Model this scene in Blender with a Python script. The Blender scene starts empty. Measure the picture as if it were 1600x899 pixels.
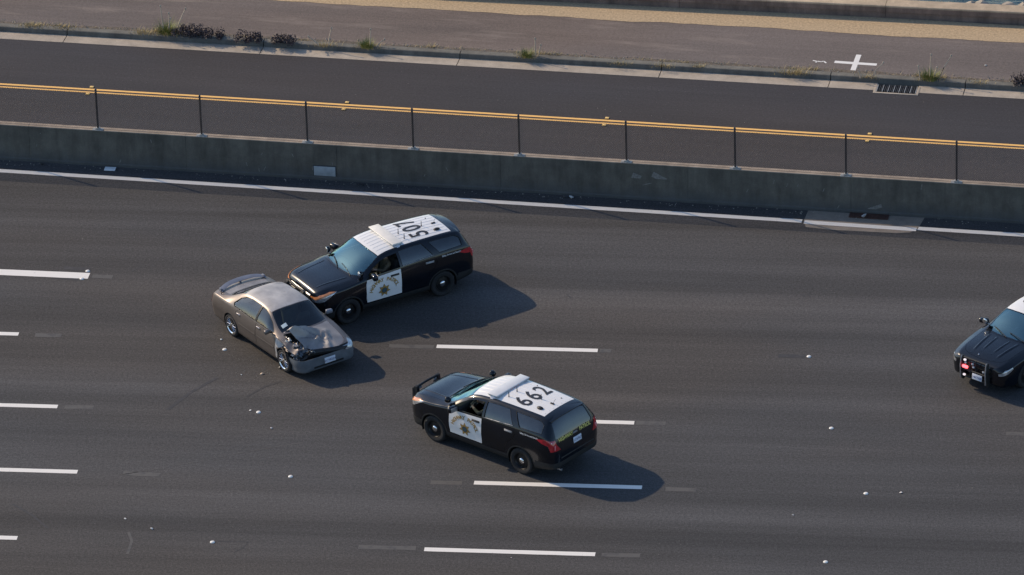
import bpy, bmesh, math, random
import numpy as np
from mathutils import Vector, Matrix
from mathutils.bvhtree import BVHTree

R = math.radians
SC = bpy.context.scene
COL = SC.collection
random.seed(11)

# ------------------------------------------------------------------ camera
PITCH, DIST, FPX, ROLL = R(27.0), 171.0, 10053.0, R(-1.816)
FW = Vector((0, math.cos(PITCH), -math.sin(PITCH)))
UP0 = Vector((0, math.sin(PITCH), math.cos(PITCH)))
RT0 = Vector((1, 0, 0))
RT = RT0 * math.cos(ROLL) + UP0 * math.sin(ROLL)
UP = UP0 * math.cos(ROLL) - RT0 * math.sin(ROLL)
CAMLOC = -DIST * FW
cd = bpy.data.cameras.new('camera')
cam = bpy.data.objects.new('camera', cd)
COL.objects.link(cam)
M = Matrix((RT, UP, -FW)).transposed().to_4x4()
M.translation = CAMLOC
cam.matrix_world = M
cd.sensor_width = 36.0
cd.lens = 36.0 * FPX / 1600.0
cd.clip_start = 1.0
cd.clip_end = 6000.0
SC.camera = cam

# ------------------------------------------------------------------ sky, sun, exposure
SUN_AZ = R(-35.0)            # direction the light travels, in the ground plane
SUN_EL = R(33.2)
wd = bpy.data.worlds.new('World')
SC.world = wd
wd.use_nodes = True
nt = wd.node_tree
for n in list(nt.nodes):
    nt.nodes.remove(n)
sky = nt.nodes.new('ShaderNodeTexSky')
sky.sky_type = 'NISHITA'
sky.sun_disc = False
sky.sun_elevation = SUN_EL
sx, sy = -math.cos(SUN_AZ), -math.sin(SUN_AZ)
sky.sun_rotation = math.atan2(sx, sy)
sky.air_density = 1.0
sky.dust_density = .6
sky.ozone_density = 3.0
bg = nt.nodes.new('ShaderNodeBackground')
bg.inputs['Strength'].default_value = 0.135
wo = nt.nodes.new('ShaderNodeOutputWorld')
nt.links.new(sky.outputs['Color'], bg.inputs['Color'])
nt.links.new(bg.outputs['Background'], wo.inputs['Surface'])
sl = bpy.data.lights.new('sun', 'SUN')
sl.energy = 3.15
sl.angle = R(0.6)
sl.color = (1.0, 0.80, 0.56)
so = bpy.data.objects.new('sun', sl)
COL.objects.link(so)
ld = Vector((math.cos(SUN_AZ) * math.cos(SUN_EL), math.sin(SUN_AZ) * math.cos(SUN_EL), -math.sin(SUN_EL)))
so.rotation_euler = ld.to_track_quat('-Z', 'Y').to_euler()
so.location = (-40, 30, 50)
vs = SC.view_settings
vs.view_transform = 'Standard'
vs.look = 'None'
vs.gamma = 1.0
vs.exposure = 0.30
vs.use_curve_mapping = False

# ------------------------------------------------------------------ helpers
def at(px, py, z=0.0):
    """ground (or height z) point seen at a pixel of the 1600 x 899 photograph"""
    d = RT * ((px - 800) / FPX) - UP * ((py - 449.5) / FPX) + FW
    return CAMLOC + d * ((z - CAMLOC.z) / d.z)

MA = R(-12.1)                # direction of the median, frontage road and promenade
MU = Vector((math.cos(MA), math.sin(MA), 0))
MV = Vector((-math.sin(MA), math.cos(MA), 0))
LA = R(-7.1)                 # direction of the freeway lanes
def med(u, v, z=0.0):
    p = MU * u + MV * v
    return Vector((p.x, p.y, z))
def uof(px, py, z=0.0):
    return at(px, py, z).dot(MU)

def tag(o, label=None, cat=None, group=None, kind=None):
    if label: o['label'] = label
    if cat: o['category'] = cat
    if group: o['group'] = group
    if kind: o['kind'] = kind
    return o
def empty(name, loc=(0, 0, 0), rz=0.0, parent=None):
    o = bpy.data.objects.new(name, None)
    COL.objects.link(o)
    o.location = loc
    o.rotation_euler = (0, 0, rz)
    if parent: o.parent = parent
    return o
def link(name, me, mat=None, parent=None):
    o = bpy.data.objects.new(name, me)
    COL.objects.link(o)
    if mat is not None and len(me.materials) == 0:
        me.materials.append(mat)
    if parent: o.parent = parent
    return o
def smooth(me, ang=35):
    me.polygons.foreach_set('use_smooth', [True] * len(me.polygons))
    me.set_sharp_from_angle(angle=R(ang))
def mesh_bm(bm, name='m', sm=35, recalc=True):
    if recalc:
        bmesh.ops.recalc_face_normals(bm, faces=bm.faces[:])
    me = bpy.data.meshes.new(name)
    bm.to_mesh(me)
    bm.free()
    if sm: smooth(me, sm)
    return me
def obj(name, bm, mat, parent=None, sm=35):
    return link(name, mesh_bm(bm, name, sm), mat, parent)
def pyd(name, v, f, mat=None, parent=None, sm=0):
    me = bpy.data.meshes.new(name)
    me.from_pydata([tuple(p) for p in v], [], f)
    me.update()
    if sm: smooth(me, sm)
    return link(name, me, mat, parent)
def B():
    return bmesh.new()
def box(bm, c, s, bev=0.0, rot=None, seg=2):
    r = bmesh.ops.create_cube(bm, size=1.0)
    vs_ = r['verts']
    for v in vs_:
        v.co = Vector((v.co.x * s[0], v.co.y * s[1], v.co.z * s[2]))
    if bev:
        es = list({e for v in vs_ for e in v.link_edges})
        rr = bmesh.ops.bevel(bm, geom=es, offset=bev, segments=seg, profile=0.5, affect='EDGES')
        vs_ = list({v for f in rr['faces'] for v in f.verts} | {v for v in vs_ if v.is_valid})
    for v in vs_:
        p = v.co
        if rot is not None: p = rot @ p
        v.co = p + Vector(c)
    return vs_
def tube(bm, pts, r, n=8, cap=True):
    pts = [Vector(p) for p in pts]
    rs = r if isinstance(r, (list, tuple)) else [r] * len(pts)
    rings = []
    for i, p in enumerate(pts):
        t = (pts[min(i + 1, len(pts) - 1)] - pts[max(i - 1, 0)]).normalized()
        a = Vector((0, 0, 1)) if abs(t.z) < .9 else Vector((1, 0, 0))
        x = t.cross(a).normalized(); y = t.cross(x)
        rings.append([bm.verts.new(p + (x * math.cos(k * 2 * math.pi / n) + y * math.sin(k * 2 * math.pi / n)) * rs[i]) for k in range(n)])
    for a, b in zip(rings, rings[1:]):
        for k in range(n):
            bm.faces.new((a[k], a[(k + 1) % n], b[(k + 1) % n], b[k]))
    if cap:
        bm.faces.new(rings[0][::-1]); bm.faces.new(rings[-1])
def lathe(bm, prof, n=32, c=(0, 0, 0), closed=False):
    """prof: (radius, y) turned about the y axis"""
    rings = []
    for r, y in prof:
        rings.append([bm.verts.new((c[0] + r * math.cos(k * 2 * math.pi / n), c[1] + y, c[2] + r * math.sin(k * 2 * math.pi / n))) for k in range(n)])
    prs = list(zip(rings, rings[1:])) + ([(rings[-1], rings[0])] if closed else [])
    for a, b in prs:
        for k in range(n):
            bm.faces.new((a[k], a[(k + 1) % n], b[(k + 1) % n], b[k]))
    if not closed:
        bm.faces.new(rings[0]); bm.faces.new(rings[-1])
def prism(bm, poly, y0, y1):
    """polygon in (x, z) pushed from y0 to y1"""
    a = [bm.verts.new((x, y0, z)) for x, z in poly]
    b = [bm.verts.new((x, y1, z)) for x, z in poly]
    bm.faces.new(a); bm.faces.new(b[::-1])
    for i in range(len(poly)):
        j = (i + 1) % len(poly)
        bm.faces.new((a[i], b[i], b[j], a[j]))
def ball(bm, c, r, sub=2, sc=(1, 1, 1)):
    rr = bmesh.ops.create_icosphere(bm, subdivisions=sub, radius=r)
    for v in rr['verts']:
        v.co = Vector((v.co.x * sc[0], v.co.y * sc[1], v.co.z * sc[2])) + Vector(c)
    return rr['verts']

# ------------------------------------------------------------------ materials
def mat(name, col, rough=.6, metal=0.0, var=.12, scale=6.0, bump=0.0, bscale=40.0, coat=0.0, emit=None, es=0.0, spec=.5, detail=4):
    m = bpy.data.materials.new(name)
    m.use_nodes = True
    t = m.node_tree
    p = t.nodes['Principled BSDF']
    p.inputs['Roughness'].default_value = rough
    p.inputs['Metallic'].default_value = metal
    p.inputs['Specular IOR Level'].default_value = spec
    p.inputs['Coat Weight'].default_value = coat
    p.inputs['Coat Roughness'].default_value = .06
    tc = t.nodes.new('ShaderNodeTexCoord')
    nz = t.nodes.new('ShaderNodeTexNoise')
    nz.inputs['Scale'].default_value = scale
    nz.inputs['Detail'].default_value = detail
    t.links.new(tc.outputs['Object'], nz.inputs['Vector'])
    rp = t.nodes.new('ShaderNodeValToRGB')
    rp.color_ramp.elements[0].position = .3
    rp.color_ramp.elements[1].position = .7
    rp.color_ramp.elements[0].color = tuple(c * (1 - var) for c in col) + (1,)
    rp.color_ramp.elements[1].color = tuple(min(1, c * (1 + var)) for c in col) + (1,)
    t.links.new(nz.outputs['Fac'], rp.inputs['Fac'])
    t.links.new(rp.outputs['Color'], p.inputs['Base Color'])
    if bump:
        n2 = t.nodes.new('ShaderNodeTexNoise')
        n2.inputs['Scale'].default_value = bscale
        n2.inputs['Detail'].default_value = 5
        t.links.new(tc.outputs['Object'], n2.inputs['Vector'])
        b = t.nodes.new('ShaderNodeBump')
        b.inputs['Strength'].default_value = bump
        b.inputs['Distance'].default_value = .02
        t.links.new(n2.outputs['Fac'], b.inputs['Height'])
        t.links.new(b.outputs['Normal'], p.inputs['Normal'])
    if emit:
        p.inputs['Emission Color'].default_value = emit + (1,)
        p.inputs['Emission Strength'].default_value = es
    return m

class NT:
    """tiny node-graph writer"""
    def __init__(s, name):
        s.m = bpy.data.materials.new(name); s.m.use_nodes = True
        s.t = s.m.node_tree; s.p = s.t.nodes['Principled BSDF']
        s.tc = s.t.nodes.new('ShaderNodeTexCoord')
    def l(s, a, b): s.t.links.new(a, b)
    def mapping(s, scale=(1, 1, 1), rz=0.0, loc=(0, 0, 0)):
        r = s.t.nodes.new('ShaderNodeMapping'); r.inputs['Rotation'].default_value = (0, 0, -rz)
        s.l(s.tc.outputs['Object'], r.inputs['Vector'])
        q = s.t.nodes.new('ShaderNodeMapping'); q.inputs['Scale'].default_value = scale; q.inputs['Location'].default_value = loc
        s.l(r.outputs['Vector'], q.inputs['Vector'])
        return q.outputs['Vector']
    def noise(s, vec, scale, detail=4, rough=.5):
        n = s.t.nodes.new('ShaderNodeTexNoise'); n.inputs['Scale'].default_value = scale
        n.inputs['Detail'].default_value = detail; n.inputs['Roughness'].default_value = rough
        s.l(vec, n.inputs['Vector']); return n.outputs['Fac']
    def rng(s, v, a, b, c, d):
        n = s.t.nodes.new('ShaderNodeMapRange')
        for k, x in zip(('From Min', 'From Max', 'To Min', 'To Max'), (a, b, c, d)): n.inputs[k].default_value = x
        s.l(v, n.inputs['Value']); return n.outputs['Result']
    def math(s, op, a, b):
        n = s.t.nodes.new('ShaderNodeMath'); n.operation = op
        for k, x in enumerate((a, b)):
            if isinstance(x, (int, float)): n.inputs[k].default_value = x
            else: s.l(x, n.inputs[k])
        return n.outputs[0]
    def mix(s, f, a, b, mode='MIX'):
        n = s.t.nodes.new('ShaderNodeMix'); n.data_type = 'RGBA'; n.blend_type = mode
        for k, x in ((0, f), (6, a), (7, b)):
            if isinstance(x, (int, float)): n.inputs[k].default_value = x
            elif isinstance(x, tuple): n.inputs[k].default_value = x + (1,)
            else: s.l(x, n.inputs[k])
        return n.outputs[2]
    def bump(s, h, strength, dist=.01):
        b = s.t.nodes.new('ShaderNodeBump'); b.inputs['Strength'].default_value = strength; b.inputs['Distance'].default_value = dist
        s.l(h, b.inputs['Height']); s.l(b.outputs['Normal'], s.p.inputs['Normal'])

def asphalt(name, base, ang, band=.22, speck=.5, tint=(1, 1, 1), patch=None):
    g = NT(name)
    v0 = g.mapping()
    fine = g.noise(v0, 13, 3, .75)
    grit = g.noise(v0, 30, 2, .6)
    bands = g.noise(g.mapping((.012, .55, 1), ang), 1.0, 5, .55)
    blot = g.noise(g.mapping((.12, .5, 1), ang), 1.0, 4, .55)
    streak = g.noise(g.mapping((.06, 5, 1), ang), 1.0, 3, .6)
    k = g.math('MULTIPLY', g.rng(bands, .3, .7, 1 - band, 1 + band), g.rng(blot, .3, .7, .88, 1.12))
    k = g.math('MULTIPLY', k, g.rng(streak, .3, .7, .93, 1.07))
    k = g.math('MULTIPLY', k, g.rng(fine, .3, .7, 1 - speck * .55, 1 + speck * .55))
    k = g.math('MULTIPLY', k, g.rng(grit, .3, .7, 1 - speck * .6, 1 + speck * .6))
    c = g.mix(1.0, tuple(base * t for t in tint), k, 'MULTIPLY')
    c = g.mix(g.rng(g.noise(g.mapping((.05, .14, 1), ang, (7, 3, 0)), 1.0, 3, .5), .42, .62, 0, .75), c, g.mix(1.0, c, (1.12, .99, .86), 'MULTIPLY'))
    # scattered light grains of aggregate
    vo = g.t.nodes.new('ShaderNodeTexVoronoi'); vo.inputs['Scale'].default_value = 9.0
    g.l(v0, vo.inputs['Vector'])
    spot = g.math('MULTIPLY', g.math('LESS_THAN', vo.outputs['Distance'], .10), g.math('GREATER_THAN', g.noise(v0, 2.3, 3), .58))
    c = g.mix(g.math('MULTIPLY', spot, .5), c, (.22, .2, .18))
    if patch:
        pn = g.noise(g.mapping((.16, 1.0, 1), ang), 1.6, 6, .65)
        c = g.mix(g.rng(pn, .54, .72, 0, patch[0]), c, patch[1])
    g.l(c, g.p.inputs['Base Color'])
    g.p.inputs['Roughness'].default_value = .82
    g.p.inputs['Specular IOR Level'].default_value = .35
    g.bump(fine, .5, .012)
    return g.m

def paint_line(name, col, wear=.35, under=(.06, .056, .055), sc=9):
    g = NT(name)
    v = g.mapping()
    n = g.noise(v, sc, 6, .7)
    f = g.noise(v, 40, 3, .6)
    c = g.mix(g.rng(f, .3, .7, 0, .22), col, tuple(x * .7 for x in col))
    c = g.mix(g.rng(n, .5 + (1 - wear) * .25, .62 + (1 - wear) * .25, 0, 1), c, under)
    g.l(c, g.p.inputs['Base Color'])
    g.p.inputs['Roughness'].default_value = .7
    g.bump(f, .3, .006)
    return g.m

def concrete(name, col, ang=0.0, stain=.3, sc=1.0, up=None):
    g = NT(name)
    v = g.mapping()
    a = g.noise(v, 1.6 * sc, 6, .6)
    b = g.noise(v, 26 * sc, 4, .6)
    s = g.noise(g.mapping((2.2, 2.2, .35), ang), 2.0, 5, .65)
    k = g.math('MULTIPLY', g.rng(a, .3, .7, 1 - stain * .6, 1 + stain * .4), g.rng(b, .3, .7, .9, 1.1))
    k = g.math('MULTIPLY', k, g.rng(s, .35, .7, 1 + stain * .15, 1 - stain * .55))
    c = g.mix(1.0, col, k, 'MULTIPLY')
    if up:        # road grime low down on the wall
        sp = g.t.nodes.new('ShaderNodeSeparateXYZ'); g.l(g.tc.outputs['Object'], sp.inputs[0])
        h = g.rng(g.math('ADD', sp.outputs[2], g.math('MULTIPLY', g.math('SUBTRACT', s, .5), .6)), up[0], up[1], 1, 0)
        c = g.mix(g.math('MULTIPLY', h, up[2]), c, up[3])
    g.l(c, g.p.inputs['Base Color'])
    g.p.inputs['Roughness'].default_value = .85
    g.bump(b, .35, .01)
    return g.m

def glass(name, tint=(.25, .33, .34), refl=.0, rough=.02, gc=(1, 1, 1)):
    m = bpy.data.materials.new(name); m.use_nodes = True
    t = m.node_tree
    for n in list(t.nodes): t.nodes.remove(n)
    o = t.nodes.new('ShaderNodeOutputMaterial')
    tr = t.nodes.new('ShaderNodeBsdfTransparent'); tr.inputs[0].default_value = tint + (1,)
    gl = t.nodes.new('ShaderNodeBsdfGlossy'); gl.inputs['Roughness'].default_value = rough; gl.inputs['Color'].default_value = gc + (1,)
    fr = t.nodes.new('ShaderNodeFresnel'); fr.inputs[0].default_value = 1.5
    ad = t.nodes.new('ShaderNodeMath'); ad.inputs[1].default_value = refl
    tc = t.nodes.new('ShaderNodeTexCoord'); nz = t.nodes.new('ShaderNodeTexNoise'); nz.inputs['Scale'].default_value = 3
    t.links.new(tc.outputs['Object'], nz.inputs['Vector'])
    mr = t.nodes.new('ShaderNodeMapRange'); mr.inputs['To Min'].default_value = rough; mr.inputs['To Max'].default_value = rough * 2.5
    t.links.new(nz.outputs['Fac'], mr.inputs['Value']); t.links.new(mr.outputs['Result'], gl.inputs['Roughness'])
    mx = t.nodes.new('ShaderNodeMixShader')
    t.links.new(fr.outputs[0], ad.inputs[0]); t.links.new(ad.outputs[0], mx.inputs[0])
    t.links.new(tr.outputs[0], mx.inputs[1]); t.links.new(gl.outputs[0], mx.inputs[2])
    t.links.new(mx.outputs[0], o.inputs['Surface'])
    return m

MT = dict(
    freeway=asphalt('freeway_asphalt', .058, LA, .40, .62, (1.0, .99, 1.02)),
    frontage=asphalt('frontage_asphalt', .038, MA, .10, .40, (1.02, .96, 1.06)),
    prom=asphalt('promenade_asphalt', .125, MA, .14, .30, (1.17, .97, .87), (.7, (.27, .22, .185))),
    white=paint_line('white_road_paint', (.80, .77, .72), .42, sc=11),
    old=paint_line('worn_road_paint', (.088, .082, .076), 1.0, (.057, .054, .053), sc=4),
    dark=paint_line('dark_old_marking', (.035, .033, .034), .9, sc=4),
    yellow=paint_line('yellow_road_paint', (.90, .52, .15), .3, (.12, .08, .05), 14),
    cross=paint_line('white_survey_paint', (.78, .76, .72), .12),
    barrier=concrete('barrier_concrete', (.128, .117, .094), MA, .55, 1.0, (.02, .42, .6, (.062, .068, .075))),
    barrier_lit=concrete('barrier_lit_top_concrete', (.37, .30, .235), MA, .4),  # paler than the sides: sunlight on the top put into the colour
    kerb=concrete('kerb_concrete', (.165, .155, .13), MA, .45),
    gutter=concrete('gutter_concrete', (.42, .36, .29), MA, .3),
    pad=concrete('pad_concrete', (.27, .225, .18), MA, .3),
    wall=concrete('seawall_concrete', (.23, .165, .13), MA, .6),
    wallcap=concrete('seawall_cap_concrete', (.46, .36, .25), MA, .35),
    sand=mat('sandy_gravel', (.45, .335, .205), .95, var=.22, scale=14, bump=.8, bscale=30, detail=8),
    soil=mat('dry_soil', (.13, .105, .08), .95, var=.3, scale=9, bump=.8, bscale=30),
    rock=mat('riprap_rock', (.34, .29, .23), .9, var=.35, scale=3, bump=.6, bscale=9),
    steel=mat('fence_post_steel', (.035, .04, .048), .5, .4, var=.2),
    wire=mat('fence_wire', (.24, .19, .16), .5, .3, var=.15),
    galv=mat('galvanised_plate', (.40, .40, .38), .5, .5, var=.25, scale=20),
    iron=mat('grate_iron', (.075, .078, .08), .6, .5, var=.25, scale=20),
    rust=mat('rusty_iron', (.075, .035, .025), .85, .1, var=.35, scale=14),
    void=mat('dark_recess', (.012, .012, .013), .9),
    plate_white=mat('white_board', (.72, .76, .78), .6, var=.06),
    ceramic=mat('ceramic_marker', (.80, .78, .74), .35, var=.08),
    yel_marker=mat('yellow_marker', (.85, .55, .16), .35, var=.08),
    grass=mat('green_blades', (.17, .20, .045), .6, var=.35, scale=18),
    drygrass=mat('dry_blades', (.45, .35, .16), .7, var=.3, scale=18),
    stalk=mat('dry_stalk', (.50, .41, .31), .8, var=.2),
    shrub=mat('purple_brown_leaves', (.062, .043, .045), .65, var=.4, scale=14),
    twig=mat('twig_bark', (.05, .035, .028), .9),
    grit=mat('roadside_grit', (.30, .27, .23), .9, var=.4, scale=30),
)
wg = NT('sea_water')
wv = wg.mapping((1, 1, 1))
wg.p.inputs['Base Color'].default_value = (.012, .04, .062, 1)
wg.l(wg.mix(wg.noise(wv, .5, 4), (.010, .036, .058), (.02, .06, .085)), wg.p.inputs['Base Color'])
wg.p.inputs['Roughness'].default_value = .12
wg.bump(wg.noise(wg.mapping((1, 2.2, 1), MA), 1.3, 6, .6), .6, .25)
MT['water'] = wg.m
# ------------------------------------------------------------------ setting: ground, roads, markings
def sheet(name, pts, z, m, parent=None, kind=None):
    o = pyd(name, [(p[0], p[1], z) for p in pts], [tuple(range(len(pts)))], m, parent)
    if kind: o['kind'] = kind
    return o
def mstrip(name, v0, v1, z, m, u0=-90, u1=90, parent=None, kind='structure'):
    return sheet(name, [med(u0, v0), med(u1, v0), med(u1, v1), med(u0, v1)], z, m, parent, None if parent else kind)

sheet('ground', [med(-1500, -2500), med(1500, -2500), med(1500, 18.4), med(-1500, 18.4)], -.05, MT['soil'], None, 'structure')
freeway = sheet('freeway', [(-200, -160), (200, -160), med(200, 5.85), med(-200, 5.85)], 0, MT['freeway'], None, 'structure')
frontage = mstrip('frontage_road', 5.85, 13.46, 0, MT['frontage'])
prom = mstrip('promenade', 14.1, 17.95, .14, MT['prom'])

LD = Vector((math.cos(LA), math.sin(LA), 0)); LN = Vector((-LD.y, LD.x, 0))
def bar(name, a, b, w, m, z=.004, parent=None, jag=0.0):
    d = (b - a).normalized(); n = Vector((-d.y, d.x, 0)) * (w / 2)
    L = (b - a).length; k = max(1, int(L / .35)) if jag else 1
    vv, ff = [], []
    for i in range(k + 1):
        c = a + (b - a) * (i / k)
        for s in (-1, 1):
            q = c + n * s * (1 + (random.uniform(-jag, jag) if jag else 0))
            vv.append((q.x, q.y, z))
    for i in range(k): ff.append((2 * i, 2 * i + 2, 2 * i + 3, 2 * i + 1))
    o = pyd(name, vv, ff, m, parent)
    return o
DASH = 4.23
def dash(px, py, w=.19, end=True):
    e = at(px, py); s = e - LD * DASH
    if not end: s, e = e, e + LD * DASH
    bar('lane_dash', s, e, w, MT['white'], .004, freeway, .03)
e1 = at(139, 431.5)
d1 = Vector((math.cos(R(-9.3)), math.sin(R(-9.3)), 0))
bar('lane_dash', e1 - d1 * 7.0, e1, .34, MT['white'], .004, freeway, .02)
for p in ((29, 522.3), (934, 548), (90, 635.6), (991, 661), (121, 737.6), (1003, 762), (27, 841), (930, 866.5)):
    dash(*p)
dash(1590, 566, end=False); dash(1632, 679, end=False); dash(1624, 781, end=False)
for (x0, y0, x1, y1) in ((55, 523.5, 96, 524.5), (144, 432, 176, 433), (101, 636, 146, 637), (192, 740, 250, 742), (608, 540.5, 678, 542.5),
                         (673, 754, 722, 754.8), (1040, 764.5, 1088, 766), (994, 661, 1040, 662), (937, 547.8, 955, 548.2), (940, 867, 1000, 868.5),
                         (1572, 678, 1632, 679.5), (560, 855, 650, 857)):
    bar('worn_lane_paint', at(x0, y0), at(x1, y1), .2, MT['old'], .003, freeway, .15)
for (x0, y0, x1, y1) in ((1216, 556, 1258, 557), (100, 419, 141, 421), (78, 432.5, 126, 437)):
    bar('dark_lane_patch', at(x0, y0), at(x1, y1), .17, MT['dark'], .003, freeway, .2)
# shoulder line, broken and shifted where it crosses the concrete pad
bar('shoulder_line', med(-90, 4.98), med(uof(1253, 346), 4.98), .2, MT['white'], .004, freeway, .02)
bar('shoulder_line', med(uof(1256, 349), 4.93), med(uof(1432, 359), 4.90), .21, MT['white'], .009, freeway, .03)
bar('shoulder_line', med(uof(1434, 357), 4.98), med(90, 4.98), .2, MT['white'], .004, freeway, .02)
for v in (10.285, 10.455):
    bar('yellow_line', med(-90, v), med(90, v), .1, MT['yellow'], .004, frontage, .03)
# tyre scuffs and a thin crack
def scuff(pts, w, m='dark'):
    P = [at(*p) for p in pts]
    n = Vector((0, 1, 0)); vv, ff = [], []
    for i, p in enumerate(P):
        d = (P[min(i + 1, len(P) - 1)] - P[max(i - 1, 0)]).normalized(); n = Vector((-d.y, d.x, 0)) * w / 2
        vv += [(*(p + n).xy, .003), (*(p - n).xy, .003)]
    for i in range(len(P) - 1): ff.append((2 * i, 2 * i + 1, 2 * i + 3, 2 * i + 2))
    pyd('tyre_scuff', vv, ff, MT[m], freeway)
scuff([(190, 742), (240, 734), (300, 723), (380, 707), (472, 692)], .022, 'old')
scuff([(20, 788), (50, 805), (75, 826)], .06)
scuff([(262, 640), (300, 612), (340, 590)], .10)
scuff([(385, 620), (415, 604), (440, 596)], .07)
scuff([(366, 863), (380, 856), (388, 847), (340, 846)], .03)
scuff([(205, 425), (214, 420), (221, 416)], .03)
scuff([(440, 346), (470, 348), (500, 352)], .03)
scuff([(201, 832), (206, 846), (199, 866)], .07, 'old')
scuff([(1252, 460), (1258, 464)], .07); scuff([(1262, 458), (1266, 464)], .05)
scuff([(885, 460), (892, 466)], .05)

# kerb and gutter, cast in lengths with open joints
gutter = empty('gutter'); tag(gutter, kind='structure')
kerb = empty('kerb'); tag(kerb, kind='structure')
js = [-90, -75, -60, -48, -37, -30] + [uof(x, y) for x, y in ((-510, 24), (-205, 43), (101, 62), (407, 82), (714, 101), (1029, 121), (1293, 138), (1504, 151), (1800, 170), (2100, 188))] + [31, 42, 55, 70, 90]
g0, g1 = uof(1369, 143), uof(1431, 146)
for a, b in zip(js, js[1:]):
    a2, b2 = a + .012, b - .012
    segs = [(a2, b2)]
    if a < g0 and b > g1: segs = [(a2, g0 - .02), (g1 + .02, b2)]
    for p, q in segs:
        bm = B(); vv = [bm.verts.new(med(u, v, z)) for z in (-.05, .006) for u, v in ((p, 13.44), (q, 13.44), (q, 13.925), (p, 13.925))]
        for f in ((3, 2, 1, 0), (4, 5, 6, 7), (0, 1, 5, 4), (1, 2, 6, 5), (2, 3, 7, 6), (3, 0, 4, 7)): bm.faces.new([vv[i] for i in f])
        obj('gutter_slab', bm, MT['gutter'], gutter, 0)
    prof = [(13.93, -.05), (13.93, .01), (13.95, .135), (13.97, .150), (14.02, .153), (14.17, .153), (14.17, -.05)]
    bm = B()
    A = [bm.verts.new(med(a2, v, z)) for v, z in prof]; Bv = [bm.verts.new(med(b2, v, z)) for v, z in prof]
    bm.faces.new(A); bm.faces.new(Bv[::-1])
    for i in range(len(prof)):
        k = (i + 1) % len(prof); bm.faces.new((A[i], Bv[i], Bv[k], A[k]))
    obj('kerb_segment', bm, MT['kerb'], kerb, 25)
# storm drain grate in the gutter
gr = empty('storm_drain_grate', med((g0 + g1) / 2, 13.56), MA)
tag(gr, 'iron storm drain grate set in the gutter in front of the white cross', 'drain')
w = (g1 - g0) / 2
bm = B()
for c, s in (((0, -.27, .003), (2 * w + .16, .07, .022)), ((-w - .04, 0, .003), (.08, .47, .022)), ((w + .04, 0, .003), (.08, .47, .022))):
    box(bm, c, s, .004)
obj('frame', bm, MT['gutter'], gr)
bm = B(); box(bm, (0, 0.02, -.012), (2 * w, .48, .024)); obj('pit', bm, MT['void'], gr)
nb = 22
for k in range(nb):
    x = -w + (k + .5) * 2 * w / nb
    bm = B(); box(bm, (x, .02, .008), (.016, .47, .016)); obj('bar', bm, MT['iron'], gr, 0)
for k in range(8):
    x = -w + k * 2 * w / 7
    bm = B(); box(bm, (x * .985, .02, .014), (.018, .47, .014)); obj('cross_bar', bm, MT['galv'], gr, 0)

# soil seam behind the kerb, sandy strip, low sea wall
def ragged(name, v0, v1, z, m, j0, j1, u0=-60, u1=60, step=.25):
    vv, ff = [], []
    n = int((u1 - u0) / step); a = b = 0.0
    for i in range(n + 1):
        u = u0 + i * step
        a = a * .8 + random.uniform(-j0, j0); b = b * .8 + random.uniform(-j1, j1)
        vv += [tuple(med(u, v0 + a, z)), tuple(med(u, v1 + b, z))]
    for i in range(n): ff.append((2 * i, 2 * i + 2, 2 * i + 3, 2 * i + 1))
    o = pyd(name, vv, ff, m); o['kind'] = 'structure'
    return o
ragged('soil_seam', 14.16, 14.32, .146, MT['soil'], 0, .04)
ragged('sandy_strip', 16.83, 18.0, .147, MT['sand'], .03, 0)
WA = R(-11.0); WU = Vector((math.cos(WA), math.sin(WA), 0)); WV = Vector((-WU.y, WU.x, 0))
W0 = at(1600, 40, .14)
def wal(u, v, z): p = W0 + WU * u + WV * v; return Vector((p.x, p.y, z))
wall = empty('sea_wall', wal(-8, .2, .14))
tag(wall, 'low brown concrete sea wall with a pale cap beside the sandy strip', 'wall')
def ext(name, prof, f, u0, u1, m, parent, sm=25):
    bm = B()
    A = [bm.verts.new(f(u0, v, z)) for v, z in prof]; Bv = [bm.verts.new(f(u1, v, z)) for v, z in prof]
    bm.faces.new(A); bm.faces.new(Bv[::-1])
    for i in range(len(prof)):
        k = (i + 1) % len(prof); bm.faces.new((A[i], Bv[i], Bv[k], A[k]))
    o = obj(name, bm, m, None, sm)
    o.parent = parent
    o.matrix_parent_inverse = Matrix.LocRotScale(parent.location, parent.rotation_euler, None).inverted()
    return o
for a in range(-60, 60, 6):
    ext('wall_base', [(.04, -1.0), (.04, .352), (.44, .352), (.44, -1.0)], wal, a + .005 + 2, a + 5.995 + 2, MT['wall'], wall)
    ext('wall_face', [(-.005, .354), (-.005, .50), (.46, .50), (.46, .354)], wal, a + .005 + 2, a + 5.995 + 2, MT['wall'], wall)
    ext('wall_cap', [(-.01, .502), (-.01, .535), (.005, .55), (.46, .55), (.475, .535), (.475, .502)], wal, a + .006 + 2, a + 5.994 + 2, MT['wallcap'], wall)
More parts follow.
